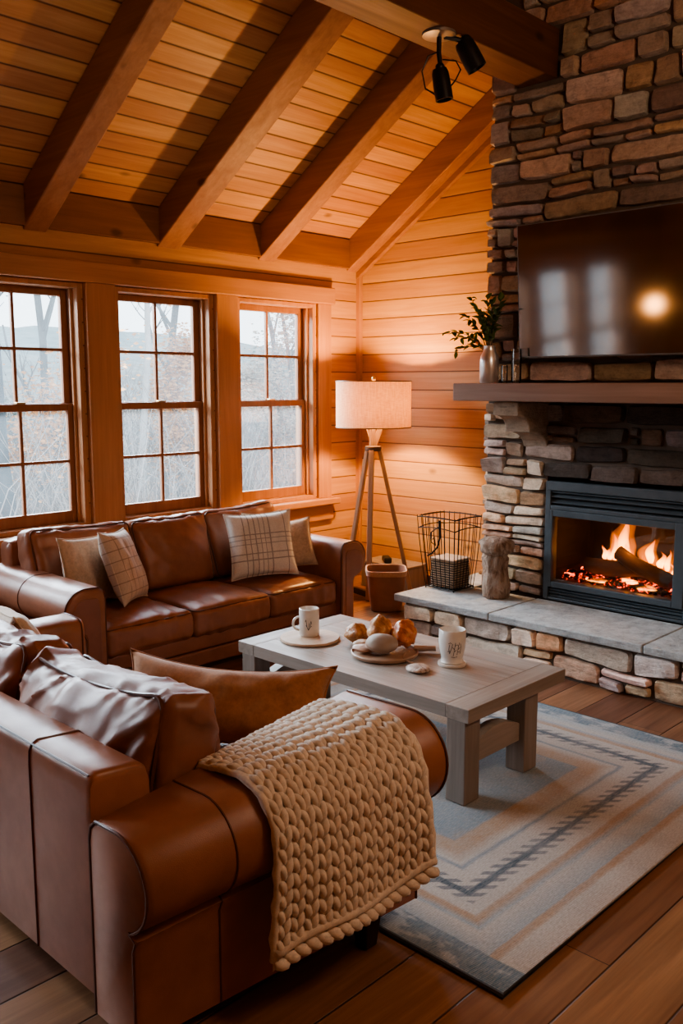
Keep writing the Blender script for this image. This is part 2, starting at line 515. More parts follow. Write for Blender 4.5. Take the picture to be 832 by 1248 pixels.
# ----------------------------------------------------------------- rafters and beam
RX = [(5.39, 5.54), (4.455, 4.61), (3.575, 3.755), (2.64, 2.79), (1.71, 1.86), (.78, .93), (-.15, 0), (-1.08, -.93)]
RL = ['lowest rafter at the lamp wall corner', 'second rafter from the lamp wall corner', 'third rafter from the lamp wall corner', 'fourth rafter from the lamp wall, at photo left',
      'fifth rafter from the lamp wall', 'sixth rafter from the lamp wall', 'seventh rafter from the lamp wall', 'eighth rafter from the lamp wall']
for (a, c), l in zip(RX, RL):
    yt = 3.41 if a > 4.7 else YR
    p = [(YW, zc(YW) - .235), (yt, zc(yt) - .235), (yt, zc(yt)), (YW, zc(YW))]
    o = MB().poly_extrude(p, lambda u, v, t: (t, u, v), a, c).build('ceiling_rafter', RAFT, smooth=False, bevel=.008)
    tag(o, 'brown timber ' + l, 'beam', 'rafters under the pine ceiling', 'structure')
o = MB().box(XMIN, 4.812, 2.915, 3.165, 3.345, 3.615).build('ceiling_beam', RIDGE, smooth=False, bevel=.008)
tag(o, 'large dark timber beam running into the stone chimney', 'beam', kind='structure')

# ----------------------------------------------------------------- stone work
SC_ = [(.36, .27, .20), (.31, .215, .15), (.43, .345, .27), (.25, .195, .155), (.34, .30, .26), (.41, .275, .17), (.38, .30, .23), (.29, .235, .19)]


SC = [tuple(x * k for x, k in zip(c, (1.32, 1.30, 1.30))) for c in SC_]


def stone_patch(mb, u0, u1, v0, v1, mp, rng, col, dep):
    """one rounded, slightly irregular stone"""
    nu = max(6, min(14, int((u1 - u0) / .03) + 4)); nv = 7
    j = lambda a: rng.uniform(-a, a)
    w, h = u1 - u0, v1 - v0
    jj = min(.012, h * .14)
    c00 = (u0 + abs(j(jj)), v0 + abs(j(jj))); c10 = (u1 - abs(j(jj)), v0 + abs(j(jj))); c11 = (u1 - abs(j(jj)), v1 - abs(j(jj))); c01 = (u0 + abs(j(jj)), v1 - abs(j(jj)))
    tu, tv = j(.35) * dep, j(.3) * dep
    sd = rng.random() * 50
    vs = []
    for b in range(nv + 1):
        for a in range(nu + 1):
            s = a / nu; t = b / nv
            # edge-clustered params
            s2 = .5 - .5 * cos(pi * s); s2 = s2 * .8 + s * .2
            t2 = .5 - .5 * cos(pi * t); t2 = t2 * .8 + t * .2
            du = min(s2, 1 - s2) * w; dv = min(t2, 1 - t2) * h
            r = min(.0075, h * .14)
            x = max(0, 1 - du / r); y = max(0, 1 - dv / r)
            e = min(1, sqrt(x * x + y * y))
            d = dep * sqrt(max(0, 1 - e * e)) if e < 1 else 0
            # pull corners in
            ps = .5 + (s2 - .5) * (1 - .06 * (abs(t2 - .5) * 2) ** 4); pt = .5 + (t2 - .5) * (1 - .1 * (abs(s2 - .5) * 2) ** 6)
            U = (c00[0] * (1 - ps) + c10[0] * ps) * (1 - pt) + (c01[0] * (1 - ps) + c11[0] * ps) * pt
            V = (c00[1] * (1 - ps) + c10[1] * ps) * (1 - pt) + (c01[1] * (1 - ps) + c11[1] * ps) * pt
            k = d / dep
            V += .006 * nz((U * 9, V * 9, sd)) ; U += .004 * nz((V * 12, U * 9, sd + 3))
            d += k * (tu * (s2 - .5) * 2 + tv * (t2 - .5) * 2 + .010 * nz((U * 12, V * 22, sd)) + .006 * nz((U * 40, V * 70, sd)))
            vs.append(mp(U, V, d))
    fs = [(b * (nu + 1) + a, b * (nu + 1) + a + 1, (b + 1) * (nu + 1) + a + 1, (b + 1) * (nu + 1) + a) for b in range(nv) for a in range(nu)]
    mb.add(vs, fs, col)


def stone_wall(mb, u0, u1, v0, v1, mp, seed, hr=(.075, .135), wr=(.13, .42), dep=(.025, .06), limit=None, soot=None, bright=1.0, waves=.012, SP=.42):
    rng = random.Random(seed)
    hs = []; v = v0
    while v < v1 - 1e-4:
        h = rng.uniform(*hr)
        if v1 - v - h < hr[0] * .8: h = v1 - v
        hs.append((v, v + h)); v += h
    g = .0022

    def wv(u, v):
        if v - v0 < .01 or v1 - v < .01: return v
        return v + waves * nz((u * 2.2, v * 3, seed)) * 2

    def put(a, c, p, q):
        if c - a < .015: return
        m = (a + c) / 2
        if limit and limit(a, c, p, q): return
        col = rng.choice(SC); k = rng.uniform(.72, 1.22) * bright
        if soot: k *= soot(m, (p + q) / 2)
        col = tuple(min(1, x * k * rng.uniform(.94, 1.06)) for x in col)
        D = rng.uniform(*dep)

        def mp2(U, V, d):
            f = (V - p) / (q - p)
            V2 = wv(U, p) * (1 - f) + wv(U, q) * f
            return mp(U, V2, d)
        stone_patch(mb, a + g, c - g, p + g, q - g, mp2, rng, col, D)

    for p, q in hs:
        u = u0
        while u < u1 - 1e-4:
            w = rng.uniform(*wr)
            if u1 - u - w < wr[0] * .7: w = u1 - u
            a, c = u, u + w; u = c; h = q - p; r = rng.random()
            if h < .085 or r < SP: put(a, c, p, q)
            elif r < .8:
                m = p + h * rng.uniform(.38, .62)
                for P, Q in ((p, m), (m, q)):
                    if w > .24 and rng.random() < .6:
                        x = a + w * rng.uniform(.3, .7); put(a, x, P, Q); put(x, c, P, Q)
                    else: put(a, c, P, Q)
            else:
                x = a + w * rng.uniform(.25, .75); put(a, x, p, q)
                m = p + h * rng.uniform(.4, .6); put(x, c, p, m); put(x, c, m, q)


HX, HZ = 4.28, .295            # hearth front, hearth top
CX = 4.80                      # chimney face
CY0, CY1 = 1.42, 3.37
FB = (1.96, 2.905, HZ, 1.04)   # firebox opening
fire = thing('stone_fireplace', 'tall brown ledge stone fireplace and chimney with raised hearth', 'fireplace', (4.9, 2.4, 0))
BK = .03                       # mortar plane behind nominal face
core = MB()
fx = CX + .02
core.box(fx, XW - .003, CY0 + .02, FB[0], 0, 1.05); core.box(fx, XW - .003, FB[1], CY1 - .02, 0, 1.05)
core.box(fx, XW - .003, FB[0], FB[1], 0, HZ); core.box(fx + .5, XW - .003, FB[0], FB[1], HZ, 1.05)
core.poly_extrude([(CY0 + .02, 1.05), (CY1 - .02, 1.05), (CY1 - .02, zc(CY1) - .004), (CY0 + .02, zc(CY0 + .02) - .004)], lambda a, c, t: (t, a, c), fx, XW - .003)
core.build('mortar_core', MORTAR, fire, smooth=False)


def soot(u, v):
    if 1.0 < v < 1.47:
        a = max(0, 1 - abs(u - 2.42) / .62); k = min(1, a * 2.2)
        return 1 - .82 * k
    return 1.0


front = lambda U, V, d: (fx - d, U, V)
st = MB()
stone_wall(st, FB[1], CY1, HZ, 1.04, front, 3, (.065, .11), (.13, .32), dep=(.02, .045), bright=1.4, SP=.6)
stone_wall(st, CY0, FB[0], HZ, 1.04, front, 4, (.065, .11), (.13, .32), dep=(.02, .045), bright=1.4, SP=.6)
stone_wall(st, CY0, CY1, 1.04, 1.495, front, 5, (.085, .12), (.2, .42), dep=(.02, .045), soot=soot, waves=.006, SP=.75, bright=1.3)
UP = dict(bright=.95, hr=(.095, .17), wr=(.16, .5), SP=.5, limit=lambda a, c, p, q: q > zc(c) - .05)
stone_wall(st, CY0, CY1, 1.616, 3.325, front, 61, **UP)
stone_wall(st, 3.185, CY1, 3.325, 3.64, front, 62, **UP)
stone_wall(st, CY0, 2.895, 3.325, 3.64, front, 63, **UP)
stone_wall(st, CY0, CY1, 3.64, 4.55, front, 64, **UP)
side = lambda U, V, d: (U, CY1 - .02 + d, V)
stone_wall(st, fx, XW - .03, HZ, 3.86, side, 7, dep=(.015, .035), limit=lambda a, c, p, q: q > 3.79, bright=.95)
stone_wall(st, fx, XW - .03, .3, 4.6, lambda U, V, d: (U, CY0 + .02 - d, V), 8, dep=(.015, .035), limit=lambda a, c, p, q: q > 4.55, bright=.95)
st.build('stone_facing', STONE, fire, angle=60)
hb = MB().box(HX + .02, fx, CY0 + .06, 3.585, 0, HZ - .045); hb.box(fx, XW - .02, CY1 - .02, 3.585, 0, HZ - .045)
hb.build('hearth_core', MORTAR, fire, smooth=False)
st = MB()
stone_wall(st, CY0 + .06, 3.585, .005, HZ - .045, lambda U, V, d: (HX + .02 - d, U, V), 9, (.115, .135), (.16, .42), dep=(.02, .05), bright=1.5, SP=.72, waves=.02)
stone_wall(st, HX + .02, XW - .02, .005, HZ - .045, lambda U, V, d: (U, 3.585 + d, V), 10, (.07, .11), (.14, .34), dep=(.015, .03), bright=1.1)
stone_wall(st, HX + .02, fx - .02, .005, HZ - .045, lambda U, V, d: (U, CY0 + .06 - d, V), 12, (.07, .11), (.14, .34), dep=(.015, .03), bright=1.1)
st.build('hearth_facing', STONE, fire, angle=60)
for y0, y1 in ((2.925, 3.64), (1.985, 2.919), (1.40, 1.979)):
    s = MB(); n = 18
    c = (.42, .435, .43)
    xb = XW - .02 if y1 > 3.4 else CX + .0
    s.box(HX - .035, CX - .03 if y1 < 3.4 else CX - .04, y0, y1, HZ - .045, HZ, c)
    if y1 > 3.4: s.box(CX - .04, XW - .02, CY1 + .02, y1, HZ - .045, HZ, c)
    so = s.build('hearth_slab', SLABM, fire, smooth=False, bevel=.007)
    if y1 > 3.4: so['label'] = 'bluestone slab wrapping the left end of the hearth'
# corbels under the mantel
for yc in (2.99, 1.80):
    b = MB()
    pr = [(fx + .0, 1.503), (4.47, 1.503), (4.47, 1.425)]
    for k in range(9): a = pi / 2 * k / 8; pr.append((4.47 + .13 * sin(a) * 1.0 + .0, 1.425 - .085 * (1 - cos(a))))
    pr += [(4.60, 1.325)]
    for k in range(9): a = pi / 2 * k / 8; pr.append((4.60 + .20 * sin(a), 1.325 - .1 * (1 - cos(a))))
    pr += [(fx, 1.225)]
    b.poly_extrude(pr, lambda a, c, t: (a, t, c), yc - .085, yc + .085, (.36, .28, .21))
    o = b.build('stone_corbel', STONE, fire, smooth=False, bevel=.012)
# mantel
m = MB().box(4.42, fx - .003, 1.42, 3.335, 1.507, 1.612).build('mantel_shelf', MANTEL, smooth=False, bevel=.006)
tag(m, 'thick grey brown wooden mantel shelf above the fireplace', 'mantel')

# ----------------------------------------------------------------- gas fireplace insert
ins = thing('fireplace_insert', 'slate grey glass-fronted fireplace insert with louvers set in the stone', 'fireplace insert', (4.82, 2.43, HZ))
y0, y1, z0, z1 = FB[0] + .016, FB[1] - .016, FB[2] + .003, FB[3] - .014
f = MB(); X0, X1 = 4.775, 4.835
gy0, gy1, gz0, gz1 = 2.075, 2.835, .415, .815
f.box(X0, X1, y0, y1, z1 - .055, z1)                         # top band
f.box(X0, X1, y0, y0 + .035, z0, z1 - .055); f.box(X0, X1, y1 - .035, y1, z0, z1 - .055)
f.box(X0, X1, y0 + .035, y1 - .035, .855, .882)
f.box(X0, X1, y0 + .035, y1 - .035, z0, z0 + .018)
f.build('outer_frame', STEELG, ins, smooth=False, bevel=.004)
g = MB(); X2 = X0 - .004
g.box(X2, X1, y0 + .035, gy0, .378, .855); g.box(X2, X1, gy1, y1 - .035, .378, .855)
g.box(X2, X1, gy0, gy1, gz1, .855); g.box(X2, X1, gy0, gy1, .378, gz0)
g.build('door_frame', STEELG, ins, smooth=False, bevel=.004)
MB().box(X1 - .012, X1, y0 + .035, y1 - .035, .882, z1 - .055).build('louver_recess', STEELD, ins, smooth=False)
MB().box(X1 - .012, X1, y0 + .035, y1 - .035, z0 + .018, .378).build('louver_recess', STEELD, ins, smooth=False)
for zz in (.905, .94, .968):
    b = MB(); m_ = Matrix.Translation((X0 + .022, (y0 + y1) / 2, zz)) @ Matrix.Rotation(radians(-32), 4, 'Y'); b.obox(m_, .034, y1 - y0 - .074, .007)
    b.build('louver', STEELG, ins, smooth=False, bevel=.002)
for zz in (.328, .349, .368):
    b = MB(); m_ = Matrix.Translation((X0 + .022, (y0 + y1) / 2, zz)) @ Matrix.Rotation(radians(-32), 4, 'Y'); b.obox(m_, .03, y1 - y0 - .074, .006)
    b.build('louver', STEELG, ins, smooth=False, bevel=.002)
MB().box(X0 + .018, X0 + .024, gy0 - .005, gy1 + .005, gz0 - .005, gz1 + .005).build('glass_front', FGLASS, ins, smooth=False)
fb = MB(); XB = 5.27
XB = 5.27; fb.box(XB, XB + .02, y0 + .02, y1 - .02, z0 + .02, .9); fb.box(X1, XB, y0 + .02, y0 + .04, z0 + .02, .9); fb.box(X1, XB, y1 - .04, y1 - .02, z0 + .02, .9)
fb.box(X1, XB, y0 + .04, y1 - .04, .88, .9); fb.box(X1, XB, y0 + .04, y1 - .04, z0 + .02, .40)
fb.build('firebox_lining', CHAR, ins, smooth=False)


def emberm():
    t = NT('glowing embers'); v = t.coord()
    n = t.noise(v, 16, 4, .65, .3)
    c = t.ramp(n, [(.5, (.02, .006, .003)), (.58, (.8, .04, .01)), (.68, (1, .16, .025)), (.8, (1, .45, .12))])
    e = t.math('MULTIPLY', t.mr(n, .5, .72), 4.0)
    return t.finish(t.pbr(Base_Color=(.02, .015, .012), Roughness=.95, Emission_Color=c, Emission_Strength=e))


EMBER = emberm()
rng = random.Random(5)
b = MB()
for i in range(260):
    x = rng.uniform(4.87, 5.2); y = rng.uniform(2.04, 2.87)
    r = rng.uniform(.010, .022)
    b.ell((x, y, .404 + r * 1.2 + .02 * (x - 4.87)), (r * 1.2, r * 1.2, r * .8), Matrix.Rotation(rng.uniform(0, 3), 3, 'Z'), 7, 5, fn=lambda d, s=i: 1 + .3 * nz(d, 1.6, s))
tag(b.build('ember_bed', EMBER, None), 'bed of glowing orange embers under the burning logs', 'embers', kind='stuff')


def logm(mb, p, q, r, seed):
    p, q = Vector(p), Vector(q); n = 14; pts = []
    t = (q - p).normalized(); x = Vector((0, 0, 1)).cross(t).normalized(); y = t.cross(x)
    rings = []
    for i in range(11):
        f = i / 10; c = p.lerp(q, f) + Vector((0, 0, .008 * sin(f * 5 + seed)))
        e = 1 if 0 < i < 10 else .93
        rings.append([c + (x * cos(2 * pi * k / n) + y * sin(2 * pi * k / n)) * r * e * (1 + .16 * nz((cos(2 * pi * k / n) * 1.2, sin(2 * pi * k / n) * 1.2, f * 4 + seed * 5), 1.5)) for k in range(n)])
    return mb.loft(rings)


for p, q, r, l in (((5.0, 2.72, .50), (5.0, 2.36, .515), .048, 'charred log lying level at the left of the fire'),
                   ((4.98, 2.505, .60), (4.93, 2.14, .475), .044, 'charred log leaning diagonally across the right of the fire'),
                   ((5.12, 2.68, .468), (5.10, 2.2, .47), .04, 'charred log low at the back of the ember bed')):
    tag(logm(MB(), p, q, r, p[1]).build('fire_log', BARK, None), l, 'log', 'logs in the fireplace')


def flamem():
    t = NT('flame'); v = t.coord('Generated'); s = t.sep(v)
    n = t.noise(t.mapping(t.coord(), (18, 18, 7)), 1, 3)
    lw = t.n('LayerWeight', {'Blend': .35}).outputs[1]
    core_ = t.math('SUBTRACT', 1.0, lw)
    h = t.math('ADD', s[2], t.math('MULTIPLY', t.math('SUBTRACT', n, .5), .5))
    c = t.ramp(h, [(0, (1, .22, .02)), (.3, (1, .36, .06)), (.6, (1, .24, .025)), (1, (1, .09, .005))])
    e = t.n('Emission', {'Color': c, 'Strength': t.mr(h, 0, 1, 7, 2.0)})
    tr = t.n('BsdfTransparent')
    a = t.math('MULTIPLY', t.math('POWER', core_, 2.0), t.math('MULTIPLY', t.mr(h, .2, 1.0, .95, .08), t.mr(n, .32, .55, .25, 1)), clamp=True)
    return t.finish(t.n('MixShader', {0: a, 1: tr.outputs[0], 2: e.outputs[0]}))


FLAME = flamem()


def glowm():
    t = NT('flame outer glow'); s = t.sep(t.coord('Generated'))
    core_ = t.math('SUBTRACT', 1.0, t.n('LayerWeight', {'Blend': .3}).outputs[1])
    n = t.noise(t.mapping(t.coord(), (16, 16, 6)), 1, 3)
    e = t.n('Emission', {'Color': (1, .2, .02), 'Strength': 2.2})
    a = t.math('MULTIPLY', t.math('POWER', core_, 2.2), t.math('MULTIPLY', t.mr(s[2], .1, 1.0, .30, 0), t.mr(n, .3, .6, .35, 1)), clamp=True)
    return t.finish(t.n('MixShader', {0: a, 1: t.n('BsdfTransparent').outputs[0], 2: e.outputs[0]}))


GLOW = glowm()
FL = [((5.08, 2.52, .53), .036, .30, 'tallest orange flame at the centre of the fire'), ((5.09, 2.575, .53), .032, .17, 'second flame just left of the tallest flame'), ((5.05, 2.475, .53), .024, .15, 'slim flame just right of the tallest flame'),
      ((5.08, 2.345, .55), .026, .15, 'upright flame behind the leaning log'), ((5.08, 2.28, .53), .024, .10, 'small flame above the leaning log middle'), ((5.05, 2.19, .50), .018, .08, 'tiny flame near the right end of the fire'),
      ((4.97, 2.42, .43), .05, .045, 'low flame licking between the two logs'), ((4.92, 2.60, .42), .075, .03, 'low flame under the level log'), ((4.9, 2.28, .42), .06, .04, 'low flame at the front of the fire, right'), ((5.1, 2.655, .53), .018, .09, 'thin flame at the far left of the fire'),
      ((5.1, 2.62, .53), .02, .08, 'short flame between the far left flame and its neighbour'), ((5.07, 2.235, .52), .017, .13, 'narrow flame right of the leaning log middle')]
for i, (p, r, h, l) in enumerate(FL):
    p = Vector(p); rings = []
    for k in range(13):
        f = k / 12
        rr = r * (sin(pi * min(1, (f + .12) / 1.12)) ** .8) * (1 - f) ** .55 * 1.25 + .001
        c = p + Vector((.008 * sin(f * 7 + i), .022 * sin(f * 6.0 + i * 1.7) * f, h * f))
        rings.append([c + Vector((cos(a) * rr * .7, sin(a) * rr, 0)) * (1 + .25 * nz((cos(a), sin(a), f * 3 + i), 1.3)) for a in [2 * pi * j / 14 for j in range(14)]])
    fo = MB().loft(rings).build('flame', FLAME, None, angle=180)
    fo.data.transform(Matrix.Translation(-p)); fo.location = p
    tag(fo, l, 'flame', 'flames of the log fire')
    if h > .12:
        rg2 = [[p + (q - p - Vector((0, 0, h * k / 12))) * 2.3 + Vector((0, 0, h * 1.25 * k / 12 - .02)) for q in r_] for k, r_ in enumerate(rings)]
        MB().loft(rg2).build('outer_glow', GLOW, fo, angle=180)

# ----------------------------------------------------------------- television
tv = thing('television', 'large black flat screen television mounted on the stone above the mantel', 'television', (4.66, 2.36, 1.755))
TVM = Matrix.Translation((4.668, 2.36, 1.757)) @ Matrix.Rotation(radians(-4.5), 4, 'Y')
MB().obox(TVM @ Matrix.Translation((.018, 0, .3825)), .04, 1.35, .765).build('bezel', plain('tv bezel', (.2, .2, .2), .4, .5), tv, smooth=False, bevel=.004)
t_ = NT('tv screen'); SCREEN = t_.finish(t_.pbr(Base_Color=(.003, .003, .004), Roughness=.085, IOR=3.8, Specular_IOR_Level=.5))
MB().obox(TVM @ Matrix.Translation((-.0015, 0, .3845)), .004, 1.334, .746).build('screen', SCREEN, tv, smooth=False)
MB().box(4.672, 4.738, 2.2, 2.52, 1.95, 2.3).build('wall_mount', BLACK, tv, smooth=False)

# ----------------------------------------------------------------- mantel items
va = thing('metal_vase', 'brushed steel bottle vase on the left end of the mantel', 'vase', (4.6, 3.2, 1.612))
MB().lathe([(.052, 1.612), (.058, 1.618), (.058, 1.74), (.053, 1.775), (.04, 1.80), (.034, 1.825), (.036, 1.835), (.031, 1.835), (.03, 1.80), (.045, 1.77), (.045, 1.65), (0.001, 1.64)], (4.6, 3.2, 0), 36, caps=False).build('body', CHROME, va, angle=50)
bq = thing('leafy_bouquet', 'loose bouquet of green leafy branches standing in the steel vase', 'plant', (4.6, 3.2, 1.68))
rng = random.Random(11)
sm = MB(); l1 = MB(); l2 = MB(); fl = MB()


def leaf(mb, p, d, nrm, L, W):
    d = Vector(d).normalized(); n_ = Vector(nrm); s_ = d.cross(n_).normalized(); n_ = s_.cross(d)
    vs = []; k = 6
    for i in range(k + 1):
        f = i / k; w = W * sin(pi * f ** .85) * (1 - .15 * f); c = Vector(p) + d * (L * f) + n_ * (-.25 * L * f * f)
        vs += [c - s_ * w + n_ * w * .35, c, c + s_ * w + n_ * w * .35]
    fs = []
    for i in range(k):
        a = i * 3; fs += [(a, a + 1, a + 4, a + 3), (a + 1, a + 2, a + 5, a + 4)]
    mb.add(vs, fs)


branches = [((0, .34, .10), 9, 1), ((0.03, .22, .20), 8, 1), ((-.03, .13, .30), 8, 0), ((0, .03, .31), 8, 0), ((.03, -.06, .28), 8, 0), ((-.05, -.09, .2), 7, 0), ((-.08, .2, .05), 7, 1), ((-.06, .06, .22), 8, 0), ((-.1, .0, .16), 7, 0), ((.06, .1, .2), 7, 0), ((.02, .28, -.03), 6, 1), ((-.05, -.05, .27), 8, 0), ((.05, -.02, .2), 7, 0)]
for i, (e, nl, lf) in enumerate(branches):
    p0 = Vector((4.6, 3.2, 1.70)); p1 = Vector((4.6, 3.2, 1.85)) + Vector((rng.uniform(-.012, .012), rng.uniform(-.012, .012), 0)); p3 = Vector((4.6, 3.2, 1.83)) + Vector(e)
    p2 = p1.lerp(p3, .5) + Vector((0, 0, .05))
    path = []
    for k in range(9):
        f = k / 8
        path.append(p0 * (1 - f) ** 3 + p1 * 3 * f * (1 - f) ** 2 + p2 * 3 * f * f * (1 - f) + p3 * f ** 3)
    sm.tube(path, [.0032 - .002 * k / 8 for k in range(9)], 5)
    for k in range(nl * 2):
        f = .38 + .62 * (k + rng.random() * .5) / (nl * 2); ii = min(7, int(f * 8)); pp = path[ii].lerp(path[ii + 1], f * 8 - ii)
        d = (path[ii + 1] - path[ii]).normalized() + Vector((rng.uniform(-1, 1), rng.uniform(-1, 1), rng.uniform(-.8, .7)))
        leaf(l1 if rng.random() < .55 else l2, pp, d, (rng.uniform(-1, .2), rng.uniform(-.6, .6), 1), rng.uniform(.035, .06), rng.uniform(.011, .018))
sm.build('stems', STEM, bq)
l1.build('light_leaves', LEAF, bq)['label'] = 'lighter green leaves'
l2.build('dark_leaves', LEAFD, bq)['label'] = 'darker green leaves'
fl.ell((4.575, 3.275, 1.855), (.012, .012, .01)).build('flower_bud', plain('orange bud', (.7, .2, .06), .6), bq)


def tumbler(c, r, h, label):
    t = thing('drinking_glass', label, 'glass', c, 'clear glasses on the mantel')
    MB().lathe([(r * .85, 0), (r, .01), (r, h), (r - .003, h), (r - .003, .012), (.001, .012)], c, 24, caps=False).build('bowl', CLEAR, t)
    MB().lathe([(.001, -0.0), (r * .86, 0.0), (r * .9, .008), (.001, .008)], (c[0], c[1], c[2] + .0005), 24, caps=False).build('base', CLEAR, t)


tumbler((4.6, 3.09, 1.612), .02, .105, 'short clear glass on the mantel beside the steel vase')
tumbler((4.62, 3.02, 1.612), .03, .20, 'tall clear glass on the mantel next to the television')

# ----------------------------------------------------------------- spotlights on the beam
sp = thing('ceiling_spotlight', 'black two-headed spotlight on a round plate under the dark beam', 'spotlight', (3.80, 2.99, 3.345))
MB().lathe([(.001, 3.346), (.085, 3.346), (.085, 3.332), (.06, 3.326), (.001, 3.326)], (3.80, 2.99, 0), 32, caps=False).build('ceiling_plate', plain('grey plate', (.22, .2, .18), .4, .5), sp)


def can(p, axis, r, L, nm):
    p = Vector(p); a = Vector(axis).normalized(); q = a.to_track_quat('Z', 'Y').to_matrix()
    pr = [(.001, -L / 2), (r * .8, -L / 2), (r * .95, -L / 2 + .02), (r, 0), (r, L / 2), (r * .88, L / 2), (r * .85, L / 2 - .03), (.001, L / 2 - .035)]
    n = 24
    rings = [[p + q @ Vector((rr * cos(2 * pi * k / n), rr * sin(2 * pi * k / n), z)) for k in range(n)] for rr, z in pr]
    return MB().loft(rings, True, False).build(nm, BLACK, sp)


s1 = MB(); s1.tube([(3.80, 2.99, 3.33), (3.80, 2.99, 3.25), (3.805, 2.985, 3.2)], .012, 10); s1.ell((3.805, 2.985, 3.185), (.025, .025, .022))
s1.build('stem', BLACK, sp)
h1 = can((3.81, 2.975, 3.10), (.15, -.12, -1), .045, .15, 'lamp_head')
c1 = can((3.94, 2.90, 3.255), (.45, -.4, -1), .052, .15, 'lamp_head')
s2 = MB(); s2.tube([(3.82, 2.97, 3.33), (3.88, 2.94, 3.325), (3.92, 2.915, 3.315)], .013, 8); s2.ell((3.92, 2.912, 3.325), (.03, .03, .026)); s2.build('swivel', BLACK, sp)
w = MB()
w.tube([(3.80, 2.985, 3.26), (3.77, 3.035, 3.24), (3.755, 3.06, 3.17), (3.77, 3.05, 3.09), (3.80, 3.0, 3.05)], .004, 6)
w.tube([(3.81, 2.975, 3.22), (3.85, 2.92, 3.21), (3.87, 2.905, 3.17), (3.85, 2.92, 3.12), (3.835, 2.94, 3.09)], .004, 6)
w.build('wire', BLACK, sp)

# ----------------------------------------------------------------- floor lamp
LC = Vector((5.0, 4.5, 0))
la = thing('floor_lamp', 'wooden tripod floor lamp with glowing linen drum shade in the corner', 'lamp', LC)
t_ = NT('linen lampshade'); v = t_.coord()
wv = t_.math('ADD', t_.noise(t_.mapping(v, (30, 30, 300)), 1, 2), t_.noise(t_.mapping(v, (160, 160, 12)), 1, 2))
colr = t_.mix(t_.mr(wv, .75, 1.25), (.66, .45, .3), (.86, .68, .5))
df = t_.n('BsdfDiffuse', {'Color': colr}); tl = t_.n('BsdfTranslucent', {'Color': t_.mix(1.0, colr, (1, .60, .27), 'MULTIPLY')})
SHADE = t_.finish(t_.n('MixShader', {0: .055, 1: df.outputs[0], 2: tl.outputs[0]}))
r = .278
MB().lathe([(r, 1.292), (r, 1.628)], LC, 64, caps=False).build('lamp_shade', SHADE, la)
for z in (1.292, 1.628):
    b = MB(); b.tube([(5.0 + r * cos(a), 4.5 + r * sin(a), z) for a in [2 * pi * k / 64 for k in range(64)]], .004, 6, closed=True)
    b.build('shade_ring', plain('shade ring', (.2, .11, .06), .5), la)
b = MB()
for k in range(3):
    a = 2 * pi * k / 3 + .4; b.tube([(5.0, 4.5, 1.61), (5.0 + r * cos(a), 4.5 + r * sin(a), 1.626)], .003, 6)
b.tube([(5, 4.5, 1.36), (5, 4.5, 1.61)], .004, 6); b.ell((5, 4.5, 1.645), (.016, .016, .022))
b.build('finial', BRASS, la)
t_ = NT('bulb glow'); BULB = t_.finish(t_.n('Emission', {'Color': (1, .62, .3), 'Strength': 25}))
MB().ell((5, 4.5, 1.44), (.03, .03, .045), nu=16, nv=10).build('bulb', BULB, la)
MB().lathe([(.001, 1.34), (.022, 1.34), (.022, 1.40), (.001, 1.40)], LC, 16, caps=False).build('socket', BRASS, la)
b = MB()
b.bar((4.99, 4.505, 1.13), (5.0, 4.5, 1.35), .035, .035)
b.bar((5.0, 4.495, 1.15), (5.035, 4.455, 1.29), .02, .04); b.bar((5.0, 4.505, 1.15), (4.985, 4.535, 1.28), .02, .03)
b.build('neck', LAMPW, la, smooth=False, bevel=.003)
b = MB().lathe([(.001, 1.115), (.058, 1.115), (.062, 1.125), (.062, 1.15), (.001, 1.155)], LC, 24, caps=False); b.build('hub', plain('lamp hub', (.06, .035, .022), .5), la)
for foot, nm in (((4.95, 4.75, .0), 0), ((4.885, 4.44, 0), 1), ((5.18, 4.26, 0), 2)):
    fv = Vector(foot); tp = LC + (fv - LC).normalized() * .045 + Vector((0, 0, 1.13))
    MB().bar(tp, fv + Vector((0, 0, .004)), .038, .03, upv=(fv - LC).normalized()).build('leg', LAMPW, la, smooth=False, bevel=.004)
b = MB()
for a, c in (((4.955, 4.71, .05), (4.89, 4.45, .05)),): b.bar(a, c, .035, .045)
b.build('foot_brace', BLACK, la, smooth=False, bevel=.004)

# leather bin
bn = thing('leather_bin', 'brown leather waste bin with folded rim beside the hearth', 'bin', (4.80, 4.19, 0))
b = MB(); n = 40


def sq(r, z, off=0):
    out = []
    for k in range(n):
        a = 2 * pi * k / n + pi / 4 * 0
        c_, s_ = cos(a), sin(a); e = (abs(c_) ** 5 + abs(s_) ** 5) ** (-1 / 5)
        rr = r * e
        x, y = rr * c_, rr * s_
        ca, sa = cos(.75), sin(.75)
        out.append(Vector((4.80 + x * ca - y * sa, 4.19 + x * sa + y * ca, z)))
    return out


b.loft([sq(.1, 0), sq(.108, .006), sq(.125, .12), sq(.134, .23), sq(.14, .272), sq(.146, .285), sq(.144, .296), sq(.136, .294), sq(.13, .27), sq(.12, .12), sq(.1, .012)])
b.build('bin_body', LEAB, bn)
b = MB(); b.loft([sq(.1445, .262), sq(.1485, .285), sq(.1465, .299), sq(.138, .2985), sq(.136, .29)], caps=False); b.build('rim_band', fabric('bin rim', (.42, .25, .15)), bn)

